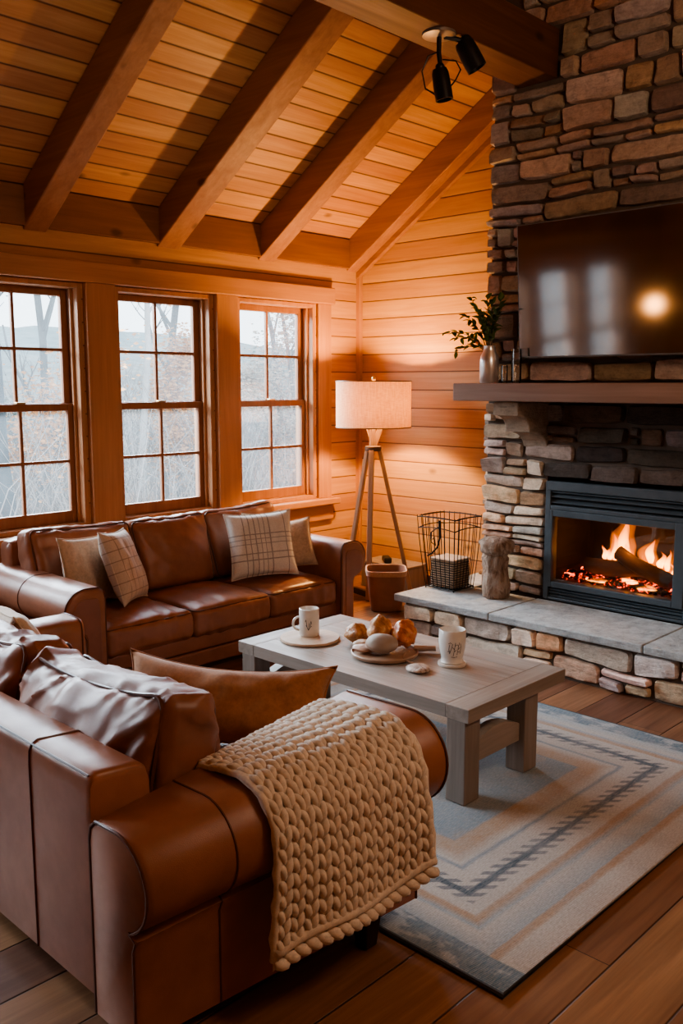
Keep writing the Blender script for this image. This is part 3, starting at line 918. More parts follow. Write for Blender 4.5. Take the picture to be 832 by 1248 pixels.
# low grey box with a small black case behind the lamp
gb = thing('storage_box', 'low grey wooden box on the floor behind the floor lamp', 'box', (5.36, 4.60, 0))
MB().box(5.24, 5.48, 4.36, 4.84, 0, .19).build('box_body', TABLEZ, gb, smooth=False, bevel=.006)
MB().box(5.235, 5.485, 4.355, 4.845, .192, .212).build('lid', TABLEZ, gb, smooth=False, bevel=.005)
b = MB(); m_ = Matrix.Translation((5.30, 4.62, .236)) @ Matrix.Rotation(.9, 4, 'Z'); b.obox(m_, .13, .06, .045)
tag(b.build('black_case', RUBBER, smooth=False, bevel=.012), 'small black case lying on the low grey box', 'case')

# ----------------------------------------------------------------- wire basket with wicker block, and stump on the hearth
wb = thing('wire_basket', 'black wire log basket standing on the left end of the hearth', 'basket', (4.64, 3.49, HZ))
H = .455


def wbp(u, v, z):      # u,v in -1..1
    s_ = 1 + .34 * z / H
    bow = .004 * sin(pi * z / H)
    return Vector((4.628 + u * (.105 * s_ + bow), 3.492 + v * (.112 * s_ + bow) + .01 * z / H, HZ + .012 + z))


def ringp(z, k=10, dz=lambda u, v: 0):
    P = []
    for e in range(4):
        for i in range(k):
            f = -1 + 2 * i / k
            u, v = [(f, -1), (1, f), (-f, 1), (-1, -f)][e]
            P.append(wbp(u, v, z + dz(u, v)))
    return P


b = MB()
b.tube(ringp(H, dz=lambda u, v: .006 * (1 - u * u * v * v)), .0045, 6, closed=True)
b.build('rim_wire', IRON, wb); b = MB()
b.tube(ringp(H * .84, dz=lambda u, v: .012 * (1 - u * u * v * v)), .0035, 6, closed=True)
b.build('rim_wire', IRON, wb); b = MB()
b.tube(ringp(0), .0045, 6, closed=True)
b.build('rim_wire', IRON, wb)
b = MB()
for e in range(4):
    for i in range(7):
        f = -1 + 2 * i / 7
        u, v = [(f, -1), (1, f), (-f, 1), (-1, -f)][e]
        b.tube([wbp(u, v, H * q / 8 + (.0 if q < 8 else .012)) for q in range(9)], .0028, 5)
for i in range(1, 6):
    f = -1 + i / 3
    b.tube([wbp(f, -1, 0), wbp(f, 1, 0)], .0025, 5); b.tube([wbp(-1, f, 0), wbp(1, f, 0)], .0025, 5)
b.build('upright_wires', IRON, wb)
b = MB(); b.tube([wbp(-1, -.2, H * .98), wbp(-1, -.2, H * .75), wbp(-1.02, -.05, H * .6), wbp(-1.02, .3, H * .5), wbp(-1.0, .6, H * .45)], .006, 6)
b.tube([wbp(-1.0, -.2, H * .9), wbp(-1.05, .25, H * .8), wbp(-1.05, .3, H * .66), wbp(-1.05, .05, H * .62), wbp(-1.05, .1, H * .74), wbp(-1.04, .2, H * .7)], .004, 6)
b.build('scroll_ornament', IRON, wb)
for u, v in ((-1, -1), (-1, 1), (1, -1), (1, 1)): p = wbp(u, v, 0); MB().tube([p, (p.x, p.y, HZ + .001)], .005, 6).build('foot', IRON, wb)
t_ = NT('wicker'); v = t_.coord(); sz = t_.sep(v)
st_ = t_.math('SINE', t_.math('MULTIPLY', sz[2], 420.0)); nn = t_.noise(t_.mapping(v, (60, 60, 20)), 1, 3)
WICK = t_.finish(t_.pbr(Base_Color=t_.mix(t_.mr(st_, -.8, .6), (.07, .04, .022), t_.mix(nn, (.36, .22, .13), (.60, .41, .26))), Roughness=.8, Normal=t_.bump(st_, .9, .006)))
wk = thing('wicker_box', 'small woven wicker box inside the wire basket', 'box', (4.645, 3.475, HZ + .016))
MB().box(4.54, 4.715, 3.395, 3.585, HZ + .016, HZ + .19).build('woven_body', WICK, wk, smooth=False, bevel=.014)
MB().box(4.537, 4.718, 3.392, 3.588, HZ + .191, HZ + .203).build('lid_trim', plain('wicker lid', (.52, .4, .3), .8), wk, smooth=False, bevel=.006)
# rugged stump
b = MB()
rings = []
rr_ = random.Random(3)
sx, sy = 4.62, 3.13
for k in range(30):
    z = HZ + .002 + .375 * k / 29; f = k / 29
    base = .082 + .006 * sin(f * 9) + (.016 if .74 < f < .96 else 0) - (.03 * max(0, f - .95) / .05) - (.012 if .68 < f < .74 else 0)
    rings.append([Vector((sx + cos(a) * R_, sy + sin(a) * R_, z)) for a in [2 * pi * j / 36 for j in range(36)] for R_ in [base * (1 + .2 * nz((cos(a) * 1.6, sin(a) * 1.6, f * (2.2 if f < .7 else 5)), 1.5, 4) + .1 * nz((cos(a) * 5, sin(a) * 5, f * 6), 1.3, 8))]])
b.loft(rings)
t_ = NT('mottled bark'); v = t_.coord()
n1 = t_.noise(t_.mapping(v, (22, 22, 9)), 1, 6, .7, .6)
colr = t_.ramp(n1, [(.3, (.07, .04, .025)), (.45, (.24, .15, .1)), (.6, (.4, .3, .23)), (.75, (.3, .17, .11))])
STUMP = t_.finish(t_.pbr(Base_Color=colr, Roughness=.9, Normal=t_.bump(n1, 1.0, .02)))
tag(b.build('wood_stump', STUMP, None, angle=80), 'rough mottled stump standing upright on the hearth against the stone', 'stump')

# ----------------------------------------------------------------- rug
RX0, RX1, RY0, RY1 = 1.86, 3.84, 1.205, 3.37
t_ = NT('woven rug'); v = t_.coord(); s = t_.sep(v)
wx = t_.math('MULTIPLY', t_.math('SUBTRACT', t_.noise(v, 9, 3), .5), .018)
X_ = t_.math('ADD', s[0], wx); Y_ = t_.math('ADD', s[1], wx)
dx0 = t_.math('SUBTRACT', X_, RX0)
dx = t_.math('MINIMUM', dx0, t_.math('SUBTRACT', RX1, X_))
dy = t_.math('MINIMUM', t_.math('SUBTRACT', Y_, RY0), t_.math('SUBTRACT', RY1, Y_))
d = t_.math('MINIMUM', t_.math('ADD', dx, .02), dy)
cream = (.46, .42, .38); pink = (.44, .37, .32); orange = (.38, .245, .15); blue = (.16, .225, .275); teal = (.03, .065, .10); gblue = (.29, .34, .37)
col = t_.ramp(d, [(0, pink), (.085, cream), (.10, orange), (.118, orange), (.125, gblue), (.20, cream), (.215, gblue), (.24, orange), (.255, orange), (.265, cream), (.33, cream), (.338, teal), (.356, teal), (.364, cream), (.44, cream), (.455, blue), (.47, cream), (.52, orange), (.575, orange), (.59, blue), (.9, gblue)][:32])
# ticks along the dark line
tk = t_.math('ADD', t_.math('MULTIPLY', s[0], 1.0), s[1])
tick = t_.math('GREATER_THAN', t_.math('SINE', t_.math('MULTIPLY', tk, 105.0)), .1)
tb = t_.mr(t_.math('ABSOLUTE', t_.math('SUBTRACT', d, .347)), .038, .046, 1, 0)
col = t_.mix(t_.math('MULTIPLY', t_.math('MULTIPLY', tick, tb), .72), col, teal)
# blue end bands
eb = t_.mr(dx, .105, .112, 1, 0)
mot = t_.noise(t_.mapping(v, (14, 7, 1)), 1, 3, .6)
bandc = t_.mix(t_.mr(mot, .52, .6), (.09, .15, .19), (.33, .34, .34))
col = t_.mix(eb, col, bandc)
# centre field motifs
vor = t_.n('TexVoronoi', {'Vector': t_.mapping(v, (5, 5, 1)), 'Scale': 1.0}).outputs[0]
field = t_.mr(d, .58, .6, 0, 1)
col = t_.mix(t_.math('MULTIPLY', field, t_.mr(vor, .3, .36, .65, 0)), col, (.30, .26, .225))
# woven wear
ws = t_.noise(t_.mapping(v, (25, 160, 1)), 1, 4, .7); wl = t_.noise(v, 4, 5, .7)
col = t_.mix(t_.mr(ws, .35, .7, 0, .45), col, (.47, .43, .39))
col = t_.mix(t_.mr(wl, .4, .75, 0, .5), col, (.36, .345, .33))
col = t_.mix(1.0, col, t_.ramp(t_.noise(t_.mapping(v, (60, 220, 1)), 1, 3, .7), [(.3, .74), (.65, 1.08)]), 'MULTIPLY')
yarn = t_.math('SINE', t_.math('MULTIPLY', s[0], 900.0))
RUG = t_.finish(t_.pbr(Base_Color=col, Roughness=.95, Normal=t_.bump(t_.math('ADD', t_.math('MULTIPLY', yarn, .25), ws), .5, .006), Specular_IOR_Level=.1, Sheen_Weight=.1))
rg = thing('area_rug', 'blue cream and orange woven area rug under the coffee table', 'rug', (0, 0, 0))
MB().box(RX0, RX1, RY0, RY1, .001, .014).build('rug_pile', RUG, rg, smooth=False, bevel=.004)
b = MB(); b.tube([(RX0, RY0, .008), (RX1, RY0, .008), (RX1, RY1, .008), (RX0, RY1, .008)], .0075, 6, closed=True)
b.build('rug_binding', plain('rug binding', (.07, .075, .085), .9), rg)

# ----------------------------------------------------------------- coffee table
ct = thing('coffee_table', 'grey washed wooden coffee table with four square legs on the rug', 'table', (3.0, 2.57, .014))
TX0, TX1, TY0, TY1, TZ = 2.65, 3.345, 1.90, 3.24, .40
b = MB(); nb = 5
for i in range(nb):
    a = TX0 + (TX1 - TX0) * i / nb; c = TX0 + (TX1 - TX0) * (i + 1) / nb
    b.box(a + .0006, c - .0006, TY0 + .11, TY1 - .11, TZ - .055, TZ)
b.build('tabletop', TABLEW, ct, smooth=False, bevel=.0015)
for a, c in ((TY0, TY0 + .109), (TY1 - .109, TY1)):
    MB().box(TX0, TX1, a, c, TZ - .055, TZ).build('end_board', TABLEX, ct, smooth=False, bevel=.0025)
LEGS = [(2.70, 1.96), (3.11, 1.96), (2.70, 3.17), (3.11, 3.17)]
for x, y in LEGS:
    MB().box(x - .048, x + .048, y - .045, y + .045, .0155, TZ - .055).build('leg', TABLEZ, ct, smooth=False, bevel=.004)
for y in (1.97, 3.16):
    b = MB(); pts = [(2.748, .15), (3.062, .15), (3.062, .225)] + [(3.062 - .314 * k / 8, .225 + .04 * sin(pi * k / 8)) for k in range(1, 8)] + [(2.748, .225)]
    b.poly_extrude(pts, lambda a, c, t: (a, t, c), y - .03, y + .03); b.build('stretcher', DARKW if False else TABLEX, ct, smooth=False, bevel=.004)

# things on the table
def disc(name, c, r, h, mat, label, cat, grp=None):
    o = MB().lathe([(.001, 0), (r * .97, 0), (r, h * .3), (r, h * .75), (r * .985, h), (.001, h)], c, 64, caps=False).build(name, mat)
    o.data.transform(Matrix.Translation(-Vector(c))); o.location = c
    return tag(o, label, cat, grp)


disc('round_board', (2.90, 3.01, TZ + .0005), .142, .014, BOARD, 'pale round wooden board under the left mug', 'board')


def mug(c, prof, label, ha, motif, handle=True):
    t = thing('coffee_mug', label, 'mug', c)
    c = Vector(c)
    MB().lathe(prof, c, 40, caps=False).build('cup', WHITE, t, angle=50)
    if handle:
        r = .045; p = []
        d = Vector((cos(ha), sin(ha), 0))
        for k in range(11):
            a = -pi / 2 + pi * k / 10
            p.append(c + d * (r + .002 + .03 * cos(a)) + Vector((0, 0, .058 + .032 * sin(a))))
        p = [c + d * (r - .004) + Vector((0, 0, .026))] + p + [c + d * (r - .004) + Vector((0, 0, .09))]
        MB().tube(p, .0058, 8).build('handle', WHITE, t)
    b = MB()
    for st in motif:
        b.tube([c + Vector(((R + .0003) * cos(ma + u / R), (R + .0003) * sin(ma + u / R), z)) for (u, z) in st for R in [rad_at(prof, z)] for ma in [radians(227)]], .0012, 5)
    b.build('printed_mark', INK, t)
    return t


def rad_at(prof, z):
    for (r0, z0), (r1, z1) in zip(prof, prof[1:]):
        if z0 <= z <= z1 and r0 > .02: return r0 + (r1 - r0) * (z - z0) / max(1e-6, z1 - z0)
    return prof[2][0]


R = .048
mug((2.915, 3.03, TZ + .015), [(.001, 0), (R - .004, 0), (R, .005), (R, .13), (R - .004, .132), (R - .006, .129), (R - .006, .01), (.001, .008)], 'white handled mug with small sprig mark on the round board', radians(140),
    [[(-.016, .085), (-.011, .05), (-.004, .035)], [(-.004, .035), (0, .07)], [(-.004, .035), (.004, .05), (.008, .08)], [(.008, .08), (.011, .065)], [(-.016, .085), (-.02, .075)], [(-.011, .05), (-.016, .06)], [(.004, .05), (.012, .055)]])
disc('drink_coaster', (3.055, 2.285, TZ + .0005), .062, .012, plain('cream coaster', (.66, .59, .52), .4), 'cream round coaster under the right mug', 'coaster')
mt = [[(-.02, .05), (-.012, .075), (-.008, .095)], [(-.02, .05), (-.024, .07), (-.022, .09)], [(-.016, .062), (-.03, .06)], [(-.004, .04), (0, .07), (.004, .1)], [(0, .07), (-.008, .08)], [(0, .06), (.009, .068)], [(.002, .085), (.01, .092)],
      [(.012, .045), (.016, .075), (.022, .1)], [(.016, .07), (.024, .078)], [(.014, .058), (.024, .06)], [(.018, .085), (.012, .092)], [(-.026, .095), (-.018, .1), (-.012, .095)], [(.026, .05), (.03, .08), (.028, .095)], [(-.012, .035), (0, .033), (.014, .036)]]
mug((3.055, 2.285, TZ + .013), [(.001, 0), (.047, 0), (.051, .004), (.046, .012), (.048, .03), (.055, .06), (.0585, .095), (.0575, .143), (.055, .146), (.053, .143), (.053, .09), (.045, .03), (.001, .018)], 'white footed cup with dark leaf print on the right of the table', radians(60), mt, False)

tr = thing('round_tray', 'round wooden serving tray holding bread in the middle of the table', 'tray', (2.955, 2.585, TZ))
MB().lathe([(.001, 0), (.135, 0), (.148, .006), (.152, .018), (.147, .022), (.14, .014), (.001, .012)], (2.955, 2.585, TZ + .0005), 56, caps=False).build('tray_plate', plain('tray wood', (.40, .25, .165), .5, bump=.2, bs=30), tr)
b = MB(); b.tube([(3.085, 2.52, TZ + .016), (3.12, 2.47, TZ + .02), (3.14, 2.44, TZ + .022)], [.016, .012, .013], 10); b.build('tray_handle', plain('tray handle', (.42, .26, .17), .5), tr)
CRUST = None
t_ = NT('golden crust'); v = t_.coord(); n1 = t_.noise(v, 22, 5, .65, .5)
CRUST = t_.finish(t_.pbr(Base_Color=t_.ramp(n1, [(.3, (.22, .075, .02)), (.48, (.50, .2, .06)), (.62, (.66, .38, .17)), (.8, (.78, .6, .4))]), Roughness=.45, Normal=t_.bump(n1, .7, .02), Coat_Weight=.25))
t_ = NT('dark amber crust'); v = t_.coord(); n1 = t_.noise(v, 18, 5, .65, .8)
AMBER = t_.finish(t_.pbr(Base_Color=t_.ramp(n1, [(.3, (.35, .06, .01)), (.5, (.62, .17, .03)), (.65, (.75, .36, .12)), (.85, (.8, .62, .4))]), Roughness=.32, Normal=t_.bump(n1, .7, .02), Coat_Weight=.4, Subsurface_Weight=.2, Subsurface_Radius=(.02, .008, .003)))
DOUGH = plain('grey brown bun', (.33, .24, .18), .6, bump=.3, bs=60)


def bread(name, c, r, mat, label, cat, seed, amp=.22, grp=None, freq=1.7):
    o = MB().ell(c, r, Matrix.Rotation(seed, 3, 'Z'), 28, 18, fn=lambda d: 1 + amp * nz(d, freq, seed) + amp * .4 * nz(d, freq * 2.6, seed + 5)).build(name, mat, angle=180)
    o.data.transform(Matrix.Translation(-Vector(c))); o.location = c
    return tag(o, label, cat, grp)


ZT = TZ + .023
bread('bread_roll', (3.01, 2.81, TZ + .046), (.056, .05, .046), CRUST, 'crusty golden roll on the table at the back left of the tray', 'bread', 1.3, .3)
bread('pastry', (3.015, 2.665, ZT + .062), (.056, .054, .064), CRUST, 'pale golden pastry on the tray behind the round bun', 'bread', 2.1, .3)
bread('glazed_pastry', (3.065, 2.565, ZT + .06), (.066, .056, .064), AMBER, 'glossy amber pastry at the back right of the tray', 'bread', 3.7, .32)
bread('round_bun', (2.92, 2.57, ZT + .042), (.068, .072, .043), DOUGH, 'smooth grey brown round bun at the front of the tray', 'bread', .6, .06)
bread('sliced_ham', (2.88, 2.645, ZT + .014), (.05, .04, .014), plain('pinkish slice', (.56, .36, .27), .5, bump=.4, bs=50), 'pinkish flat slice at the left of the tray', 'food', 5.2, .25)
bread('flat_biscuit', (2.93, 2.70, ZT + .014), (.045, .035, .014), plain('pale biscuit', (.5, .33, .22), .6, bump=.4, bs=50), 'pale flat biscuit at the left back of the tray', 'food', 6.2, .2)
b = MB(); pth = []
for k in range(30):
    f = k / 29; pth.append((3.02 - .13 * f + .02 * sin(f * 9), 2.50 - .10 * f + .03 * sin(f * 6.0), TZ + .02 - .013 * f))
b.tube(pth, .004, 6); tag(b.build('twine_strip', plain('twine', (.42, .25, .16), .8)), 'thin tan strip trailing from the tray toward the shell', 'cord')
t_ = NT('mottled shell'); v = t_.coord(); n1 = t_.noise(v, 45, 4, .7, 1.0)
SHELL = t_.finish(t_.pbr(Base_Color=t_.ramp(n1, [(.35, (.16, .09, .06)), (.5, (.45, .33, .26)), (.65, (.62, .54, .46))]), Roughness=.4, Normal=t_.bump(n1, .6, .01)))
bread('seashell', (2.885, 2.335, TZ + .011), (.058, .05, .0135), SHELL, 'mottled flat shell lying alone at the front of the table', 'shell', 1.0, .12)


# ----------------------------------------------------------------- upholstery helpers
def soft_box(mb, c, half, r, rot=None, crown=(0, 0, 0), n=16, wr=.004, seed=0, wf=6, stretch=(1, 1, 1), sag=None, col=None, fold=0, fsc=(2.2, 7, 3)):
    """rounded, puffed cushion: crown = extra bulge along each axis"""
    c = Vector(c); hx, hy, hz = half; seen = {}
    vs = []; fs = []

    def vert(p):
        k = (round(p[0], 5), round(p[1], 5), round(p[2], 5))
        if k in seen: return seen[k]
        q = Vector((p[0] * hx, p[1] * hy, p[2] * hz))
        inner = Vector((max(-(hx - r), min(hx - r, q.x)), max(-(hy - r), min(hy - r, q.y)), max(-(hz - r), min(hz - r, q.z))))
        d = q - inner
        if d.length > 1e-9: q = inner + d.normalized() * r; nrm = d.normalized()
        else: nrm = Vector((0, 0, 1))
        fx_, fy_, fz_ = (1 - p[0] ** 2), (1 - p[1] ** 2), (1 - p[2] ** 2)
        q.x += crown[0] * p[0] * (fy_ * fz_) ** .6 if abs(p[0]) > .001 else 0
        q.y += crown[1] * p[1] * (fx_ * fz_) ** .6
        q.z += crown[2] * p[2] * (fx_ * fy_) ** .6
        if sag: q = sag(q, p)
        s_ = Vector((q.x * stretch[0], q.y * stretch[1], q.z * stretch[2]))
        w_ = nz(s_, wf, seed) + .5 * nz(s_, wf * 2.3, seed + 2)
        q += nrm * wr * w_
        if fold:
            e_ = Vector((q.x * fsc[0] + q.z * 1.5, q.y * fsc[1] + q.z * 3.5, q.z * fsc[2]))
            w1 = 1 - abs(nz(e_, 1.0, seed + 9)) * 2; w2 = 1 - abs(nz(e_, 2.1, seed + 4)) * 2
            q += nrm * fold * (max(0, w1) ** 3 + .5 * max(0, w2) ** 3 - .5)
        if rot: q = rot @ q
        seen[k] = len(vs); vs.append(c + q)
        return seen[k]

    L = [-1 + 2 * i / n for i in range(n + 1)]
    # cluster near edges
    L = [math.copysign(abs(x) ** .75, x) for x in L]
    for ax in range(3):
        for sg in (-1, 1):
            for i in range(n):
                for j in range(n):
                    q = []
                    for a, b_ in ((i, j), (i + 1, j), (i + 1, j + 1), (i, j + 1)):
                        p = [0, 0, 0]; p[ax] = sg; p[(ax + 1) % 3] = L[a]; p[(ax + 2) % 3] = L[b_]
                        q.append(vert(p))
                    fs.append(q if sg > 0 else q[::-1])
    mb.add(vs, fs, col)
    return mb


def piping(c, half, r, rot, face_z, crown_z=0, rad=.005, k=24, sag=None, axes=(0, 1, 2)):
    """loop of welt around the rim of a soft_box at local axis axes[2] = face_z (signed -1/1)"""
    c = Vector(c); P = []
    a, b_, n_ = axes
    pts = []
    hx, hy = half[a] - .27 * r, half[b_] - .27 * r
    rr = r * .8
    for cx, cy, a0 in ((hx - rr, hy - rr, 0), (-(hx - rr), hy - rr, 90), (-(hx - rr), -(hy - rr), 180), (hx - rr, -(hy - rr), 270)):
        for q in range(5): an = radians(a0 + 90 * q / 4); pts.append((cx + rr * cos(an), cy + rr * sin(an)))
    dense = []
    for (x0_, y0_), (x1_, y1_) in zip(pts, pts[1:] + pts[:1]):
        m_ = max(1, int(math.hypot(x1_ - x0_, y1_ - y0_) / .04))
        for q in range(m_): dense.append((x0_ + (x1_ - x0_) * q / m_, y0_ + (y1_ - y0_) * q / m_))
    for x, y in dense:
        v = [0, 0, 0]; v[a] = x; v[b_] = y; v[n_] = face_z * (half[n_] - .24 * r)
        q = Vector(v)
        if sag: q = sag(q, (q.x / half[0], q.y / half[1], q.z / half[2]))
        if rot: q = rot @ q
        P.append(c + q)
    return MB().tube(P, rad, 6, closed=True)


def pillow(name, label, cat, center, w, h, t, mat, yaw, tilt, roll=0, seed=0, welt=None, grp=None, wr=.006, slump=.0):
    """throw pillow; local X width, Z height, -Y face. origin at its base"""
    n = 26; b = MB()
    rim = []

    def P(a, c, sd):
        x, z = a * 2 - 1, c * 2 - 1
        pin = .09
        X = x * w / 2 * (1 - pin * (1 - abs(z) ** 2.5)) if True else 0
        Z = z * h / 2 * (1 - pin * (1 - abs(x) ** 2.5))
        f = max(0, (1 - x ** 4) * (1 - z ** 4)) ** .55
        Y = sd * t / 2 * f
        rad = sqrt(x * x + z * z)
        Y += sd * f * wr * 1.6 * (nz((X * (1 + 2 * abs(x)), Z, sd), 9, seed) + .6 * nz((X, Z, sd), 20, seed + 3))
        Z -= slump * (1 - abs(x) ** 2) * max(0, z) 
        return Vector((X, Y, Z + h / 2))
    b.grid(lambda a, c: P(a, c, -1), n, n); b.grid(lambda a, c: P(1 - a, c, 1), n, n)
    rot = Matrix.Rotation(yaw, 4, 'Z') @ Matrix.Rotation(tilt, 4, 'X') @ Matrix.Rotation(roll, 4, 'Y')
    o = bpy.data.objects.new(name, None); C.objects.link(o); o.location = center; o.rotation_euler = rot.to_euler()
    o.empty_display_size = .05
    tag(o, label, cat, grp)

    def bl(mb, nm, m_):
        ob = mb.build(nm, m_, None, weld=True, angle=75); ob.parent = o; return ob
    bl(b, 'pillow_cover', mat)
    e = [P(k / 20, 0, 1) for k in range(20)] + [P(1, k / 20, 1) for k in range(20)] + [P(1 - k / 20, 1, 1) for k in range(20)] + [P(0, 1 - k / 20, 1) for k in range(20)]
    bl(MB().tube(e, .0055 if welt else .004, 6, closed=True), 'piping', welt or mat)
    return o


def arm_profile(sgn, xi, cx, cz, r, xo, zb):
    """rolled-arm outline, list of (lateral, z). sgn=+1: roll extends to +lateral"""
    pts = [(xi, zb), (xi, cz + r * .55), (xi + sgn * .008, cz + r * .82), (xi + sgn * .03, cz + r * .97)]
    for k in range(17):
        a = radians(90 - (90 + 68) * k / 16)
        pts.append((cx + sgn * r * cos(a), cz + r * sin(a)))
    pts += [(xo + sgn * .012, cz - r * 1.02), (xo, cz - r * 1.25), (xo, zb)]
    return pts


# ----------------------------------------------------------------- sofa under the windows
s1 = thing('leather_sofa', 'three-seat cognac leather sofa standing below the windows', 'sofa', (3.2, 4.4, 0))
AY0, AY1 = 3.93, 4.88
for sg, nm in ((1, 'right'), (-1, 'left')):
    xi, cx, xo = (4.075, 4.185, 4.18) if sg > 0 else (2.365, 2.255, 2.255)
    pr = arm_profile(sg, xi, cx, .488, .115, xo, .03)
    b = MB(); ys = [AY0, AY0 + .012, AY0 + .03, AY0 + .2, AY0 + .45, AY0 + .75, AY1]
    cen = Vector((cx, 0, .35))
    rings = []
    for i, y in enumerate(ys):
        k = .94 if i == 0 else (.985 if i == 1 else 1)
        rings.append([Vector((cx + (a - cx) * k, y, .34 + (z - .34) * k if z > .05 else z)) for a, z in pr])
    b.loft(rings); b.build('arm', LEA, s1, angle=50)
    mid = [Vector((cx + (a - cx) * 1.0, AY0 + .008, .34 + (z - .34) * 1.0 if z > .05 else z)) for a, z in pr]
    MB().tube(mid, .0045, 6).build('arm_welt', LEAP, s1)
    fp = [Vector((cx + (a - cx) * .72, AY0 - .004, .36 + (z - .36) * .80 if z > .05 else .05)) for a, z in pr]
    b = MB(); b.loft([fp, [p + Vector((0, .02, 0)) for p in fp]]); b.build('arm_front_panel', LEA2, s1, smooth=False, bevel=.006)
    ym = 4.42
    MB().tube([Vector((a, ym, z)) for a, z in arm_profile(sg, xi, cx, .488, .1155, xo, .03)], .003, 5).build('arm_seam', LEAP, s1)
b = MB(); b.box(2.30, 4.14, 3.985, 4.75, .125, .21); b.box(2.30, 4.14, 3.99, 4.75, .03, .118); b.build('base_rail', LEA2, s1, smooth=False, bevel=.012, seg=3)
MB().box(2.32, 4.12, 4.02, 4.8, .0, .03).build('plinth', DARKW, s1, smooth=False)
soft_box(MB(), (3.22, 4.81, .405), (.95, .085, .345), .06, Matrix.Rotation(-.06, 3, 'X'), wr=.003).build('sofa_back', LEA, s1)
xsq = [2.372, 2.935, 3.50, 4.068]
for i in range(3):
    a, c = xsq[i], xsq[i + 1]
    cc = ((a + c) / 2, 4.265, .288); hf = ((c - a) / 2 - .002, .31, .076)
    q = soft_box(MB(), cc, hf, .035, None, (.0, .012, .034), 36, .005, i * 3 + 1, 7, (2.2, 1, 1), fold=.006, fsc=(9, 2.5, 2)).build('seat_cushion', LEA, s1)
    piping(cc, hf, .035, None, 1, rad=.0045).build('welt', LEAP, q)
bx = [(2.30, 2.935), (2.945, 3.495), (3.485, 4.08)]
for i, (a, c) in enumerate(bx):
    rt_ = Matrix.Rotation(radians([-14, -13, -11][i]), 3, 'X') @ Matrix.Rotation(radians([1.5, 0, -2.0][i]), 3, 'Y')
    zz = [.585, .575, .585][i]
    cc = ((a + c) / 2, 4.615, zz); hf = ((c - a) / 2, .095, .225)
    sag = lambda q, p: Vector((q.x * (1 + .03 * p[2]), q.y * (1 - .18 * p[2]), q.z - .012 * (1 - p[0] ** 2) * max(0, p[2])))
    q = soft_box(MB(), cc, hf, .05, rt_, (.012, .055, .008), 36, .007, i * 5 + 2, 6, (1.6, 1, .8), sag, fold=.007, fsc=(7, 3, 2.5)).build('back_cushion', LEA, s1)
    piping(cc, hf, .05, rt_, -1, rad=.0055, sag=sag, axes=(0, 2, 1)).build('welt', LEAP, q)
    piping(cc, hf, .05, rt_, 1, rad=.0045, sag=sag, axes=(0, 2, 1)).build('welt', LEAP, q)

# pillows on it
pillow('throw_pillow', 'cream plaid pillow leaning at the right end of the window sofa', 'pillow', (3.665, 4.20, .405), .44, .42, .14, PLAIDR, radians(-24), radians(-17), radians(-2), 3, grp='plaid throw pillows')
pillow('throw_pillow', 'tan plain pillow in the right corner of the window sofa beside the arm', 'pillow', (3.905, 4.235, .42), .37, .32, .12, TANF, radians(-35), radians(-17), radians(-7), 5, grp='plain linen pillows')
pillow('throw_pillow', 'cream pillow mostly hidden behind the cream plaid pillow', 'pillow', (3.86, 4.385, .416), .30, .37, .06, CREAMF, radians(-8), radians(-14), 0, 6, grp='plain linen pillows')
pillow('throw_pillow', 'sand plaid pillow leaning at the left end of the window sofa', 'pillow', (2.745, 4.24, .407), .43, .42, .13, PLAIDL, radians(42), radians(-20), radians(6), 8, grp='plaid throw pillows')
pillow('throw_pillow', 'plain beige pillow behind the sand plaid pillow at the left', 'pillow', (2.548, 4.36, .408), .40, .38, .10, BEIGE, radians(20), radians(-13), radians(4), 9, grp='plain linen pillows')

# ----------------------------------------------------------------- sofa in the foreground
s2 = thing('leather_loveseat', 'brown leather sofa in the foreground with a knit throw on its arm', 'sofa', (1.5, 2.7, 0))


def lerp(a, b_, f): return a + (b_ - a) * f


def near_prof(x, k=1.0, dr=0.0):
    s = (x - 1.07) / .90
    cy, cz, r = lerp(1.775, 1.605, s), lerp(.43, .532, s), lerp(.125, .135, s)
    yo = lerp(1.715, 1.58, s)
    p = arm_profile(-1, 1.895, cy, cz, r + dr, yo, lerp(.03, .085, s))
    return [Vector((x, cy + (a - cy) * k, cz + (z - cz) * k if z > .1 else z)) for a, z in p]


b = MB()
rg_ = [near_prof(1.068, .93), near_prof(1.075, .985)] + [near_prof(1.09 + .85 * i / 10) for i in range(11)] + [near_prof(1.955, .985), near_prof(1.965, .93)]
b.loft(rg_); b.build('arm', LEA, s2, angle=50)
MB().tube([p + Vector((-.003, 0, 0)) for p in near_prof(1.073, .99)], .0042, 6).build('arm_welt', LEAP, s2)
MB().tube([p for p in near_prof(1.958, .99)], .0042, 6).build('arm_welt', LEAP, s2)
MB().tube(near_prof(1.30, 1.0, .0005)[3:], .003, 5).build('arm_seam', LEAP, s2)
b = MB()
rg_ = []
for i, x in enumerate((1.07, 1.3, 1.6, 1.9, 1.985, 2.0)):
    k = (1, 1, 1, 1, .985, .93)[i]
    p = arm_profile(1, 3.50, 3.63, .46, .125, 3.66, .05)
    rg_.append([Vector((x, 3.63 + (a - 3.63) * k, .46 + (z - .46) * k if z > .1 else z)) for a, z in p])
b.loft(rg_); b.build('arm', LEA, s2, angle=50)
MB().tube([p for p in rg_[4]], .0042, 6).build('arm_welt', LEAP, s2)
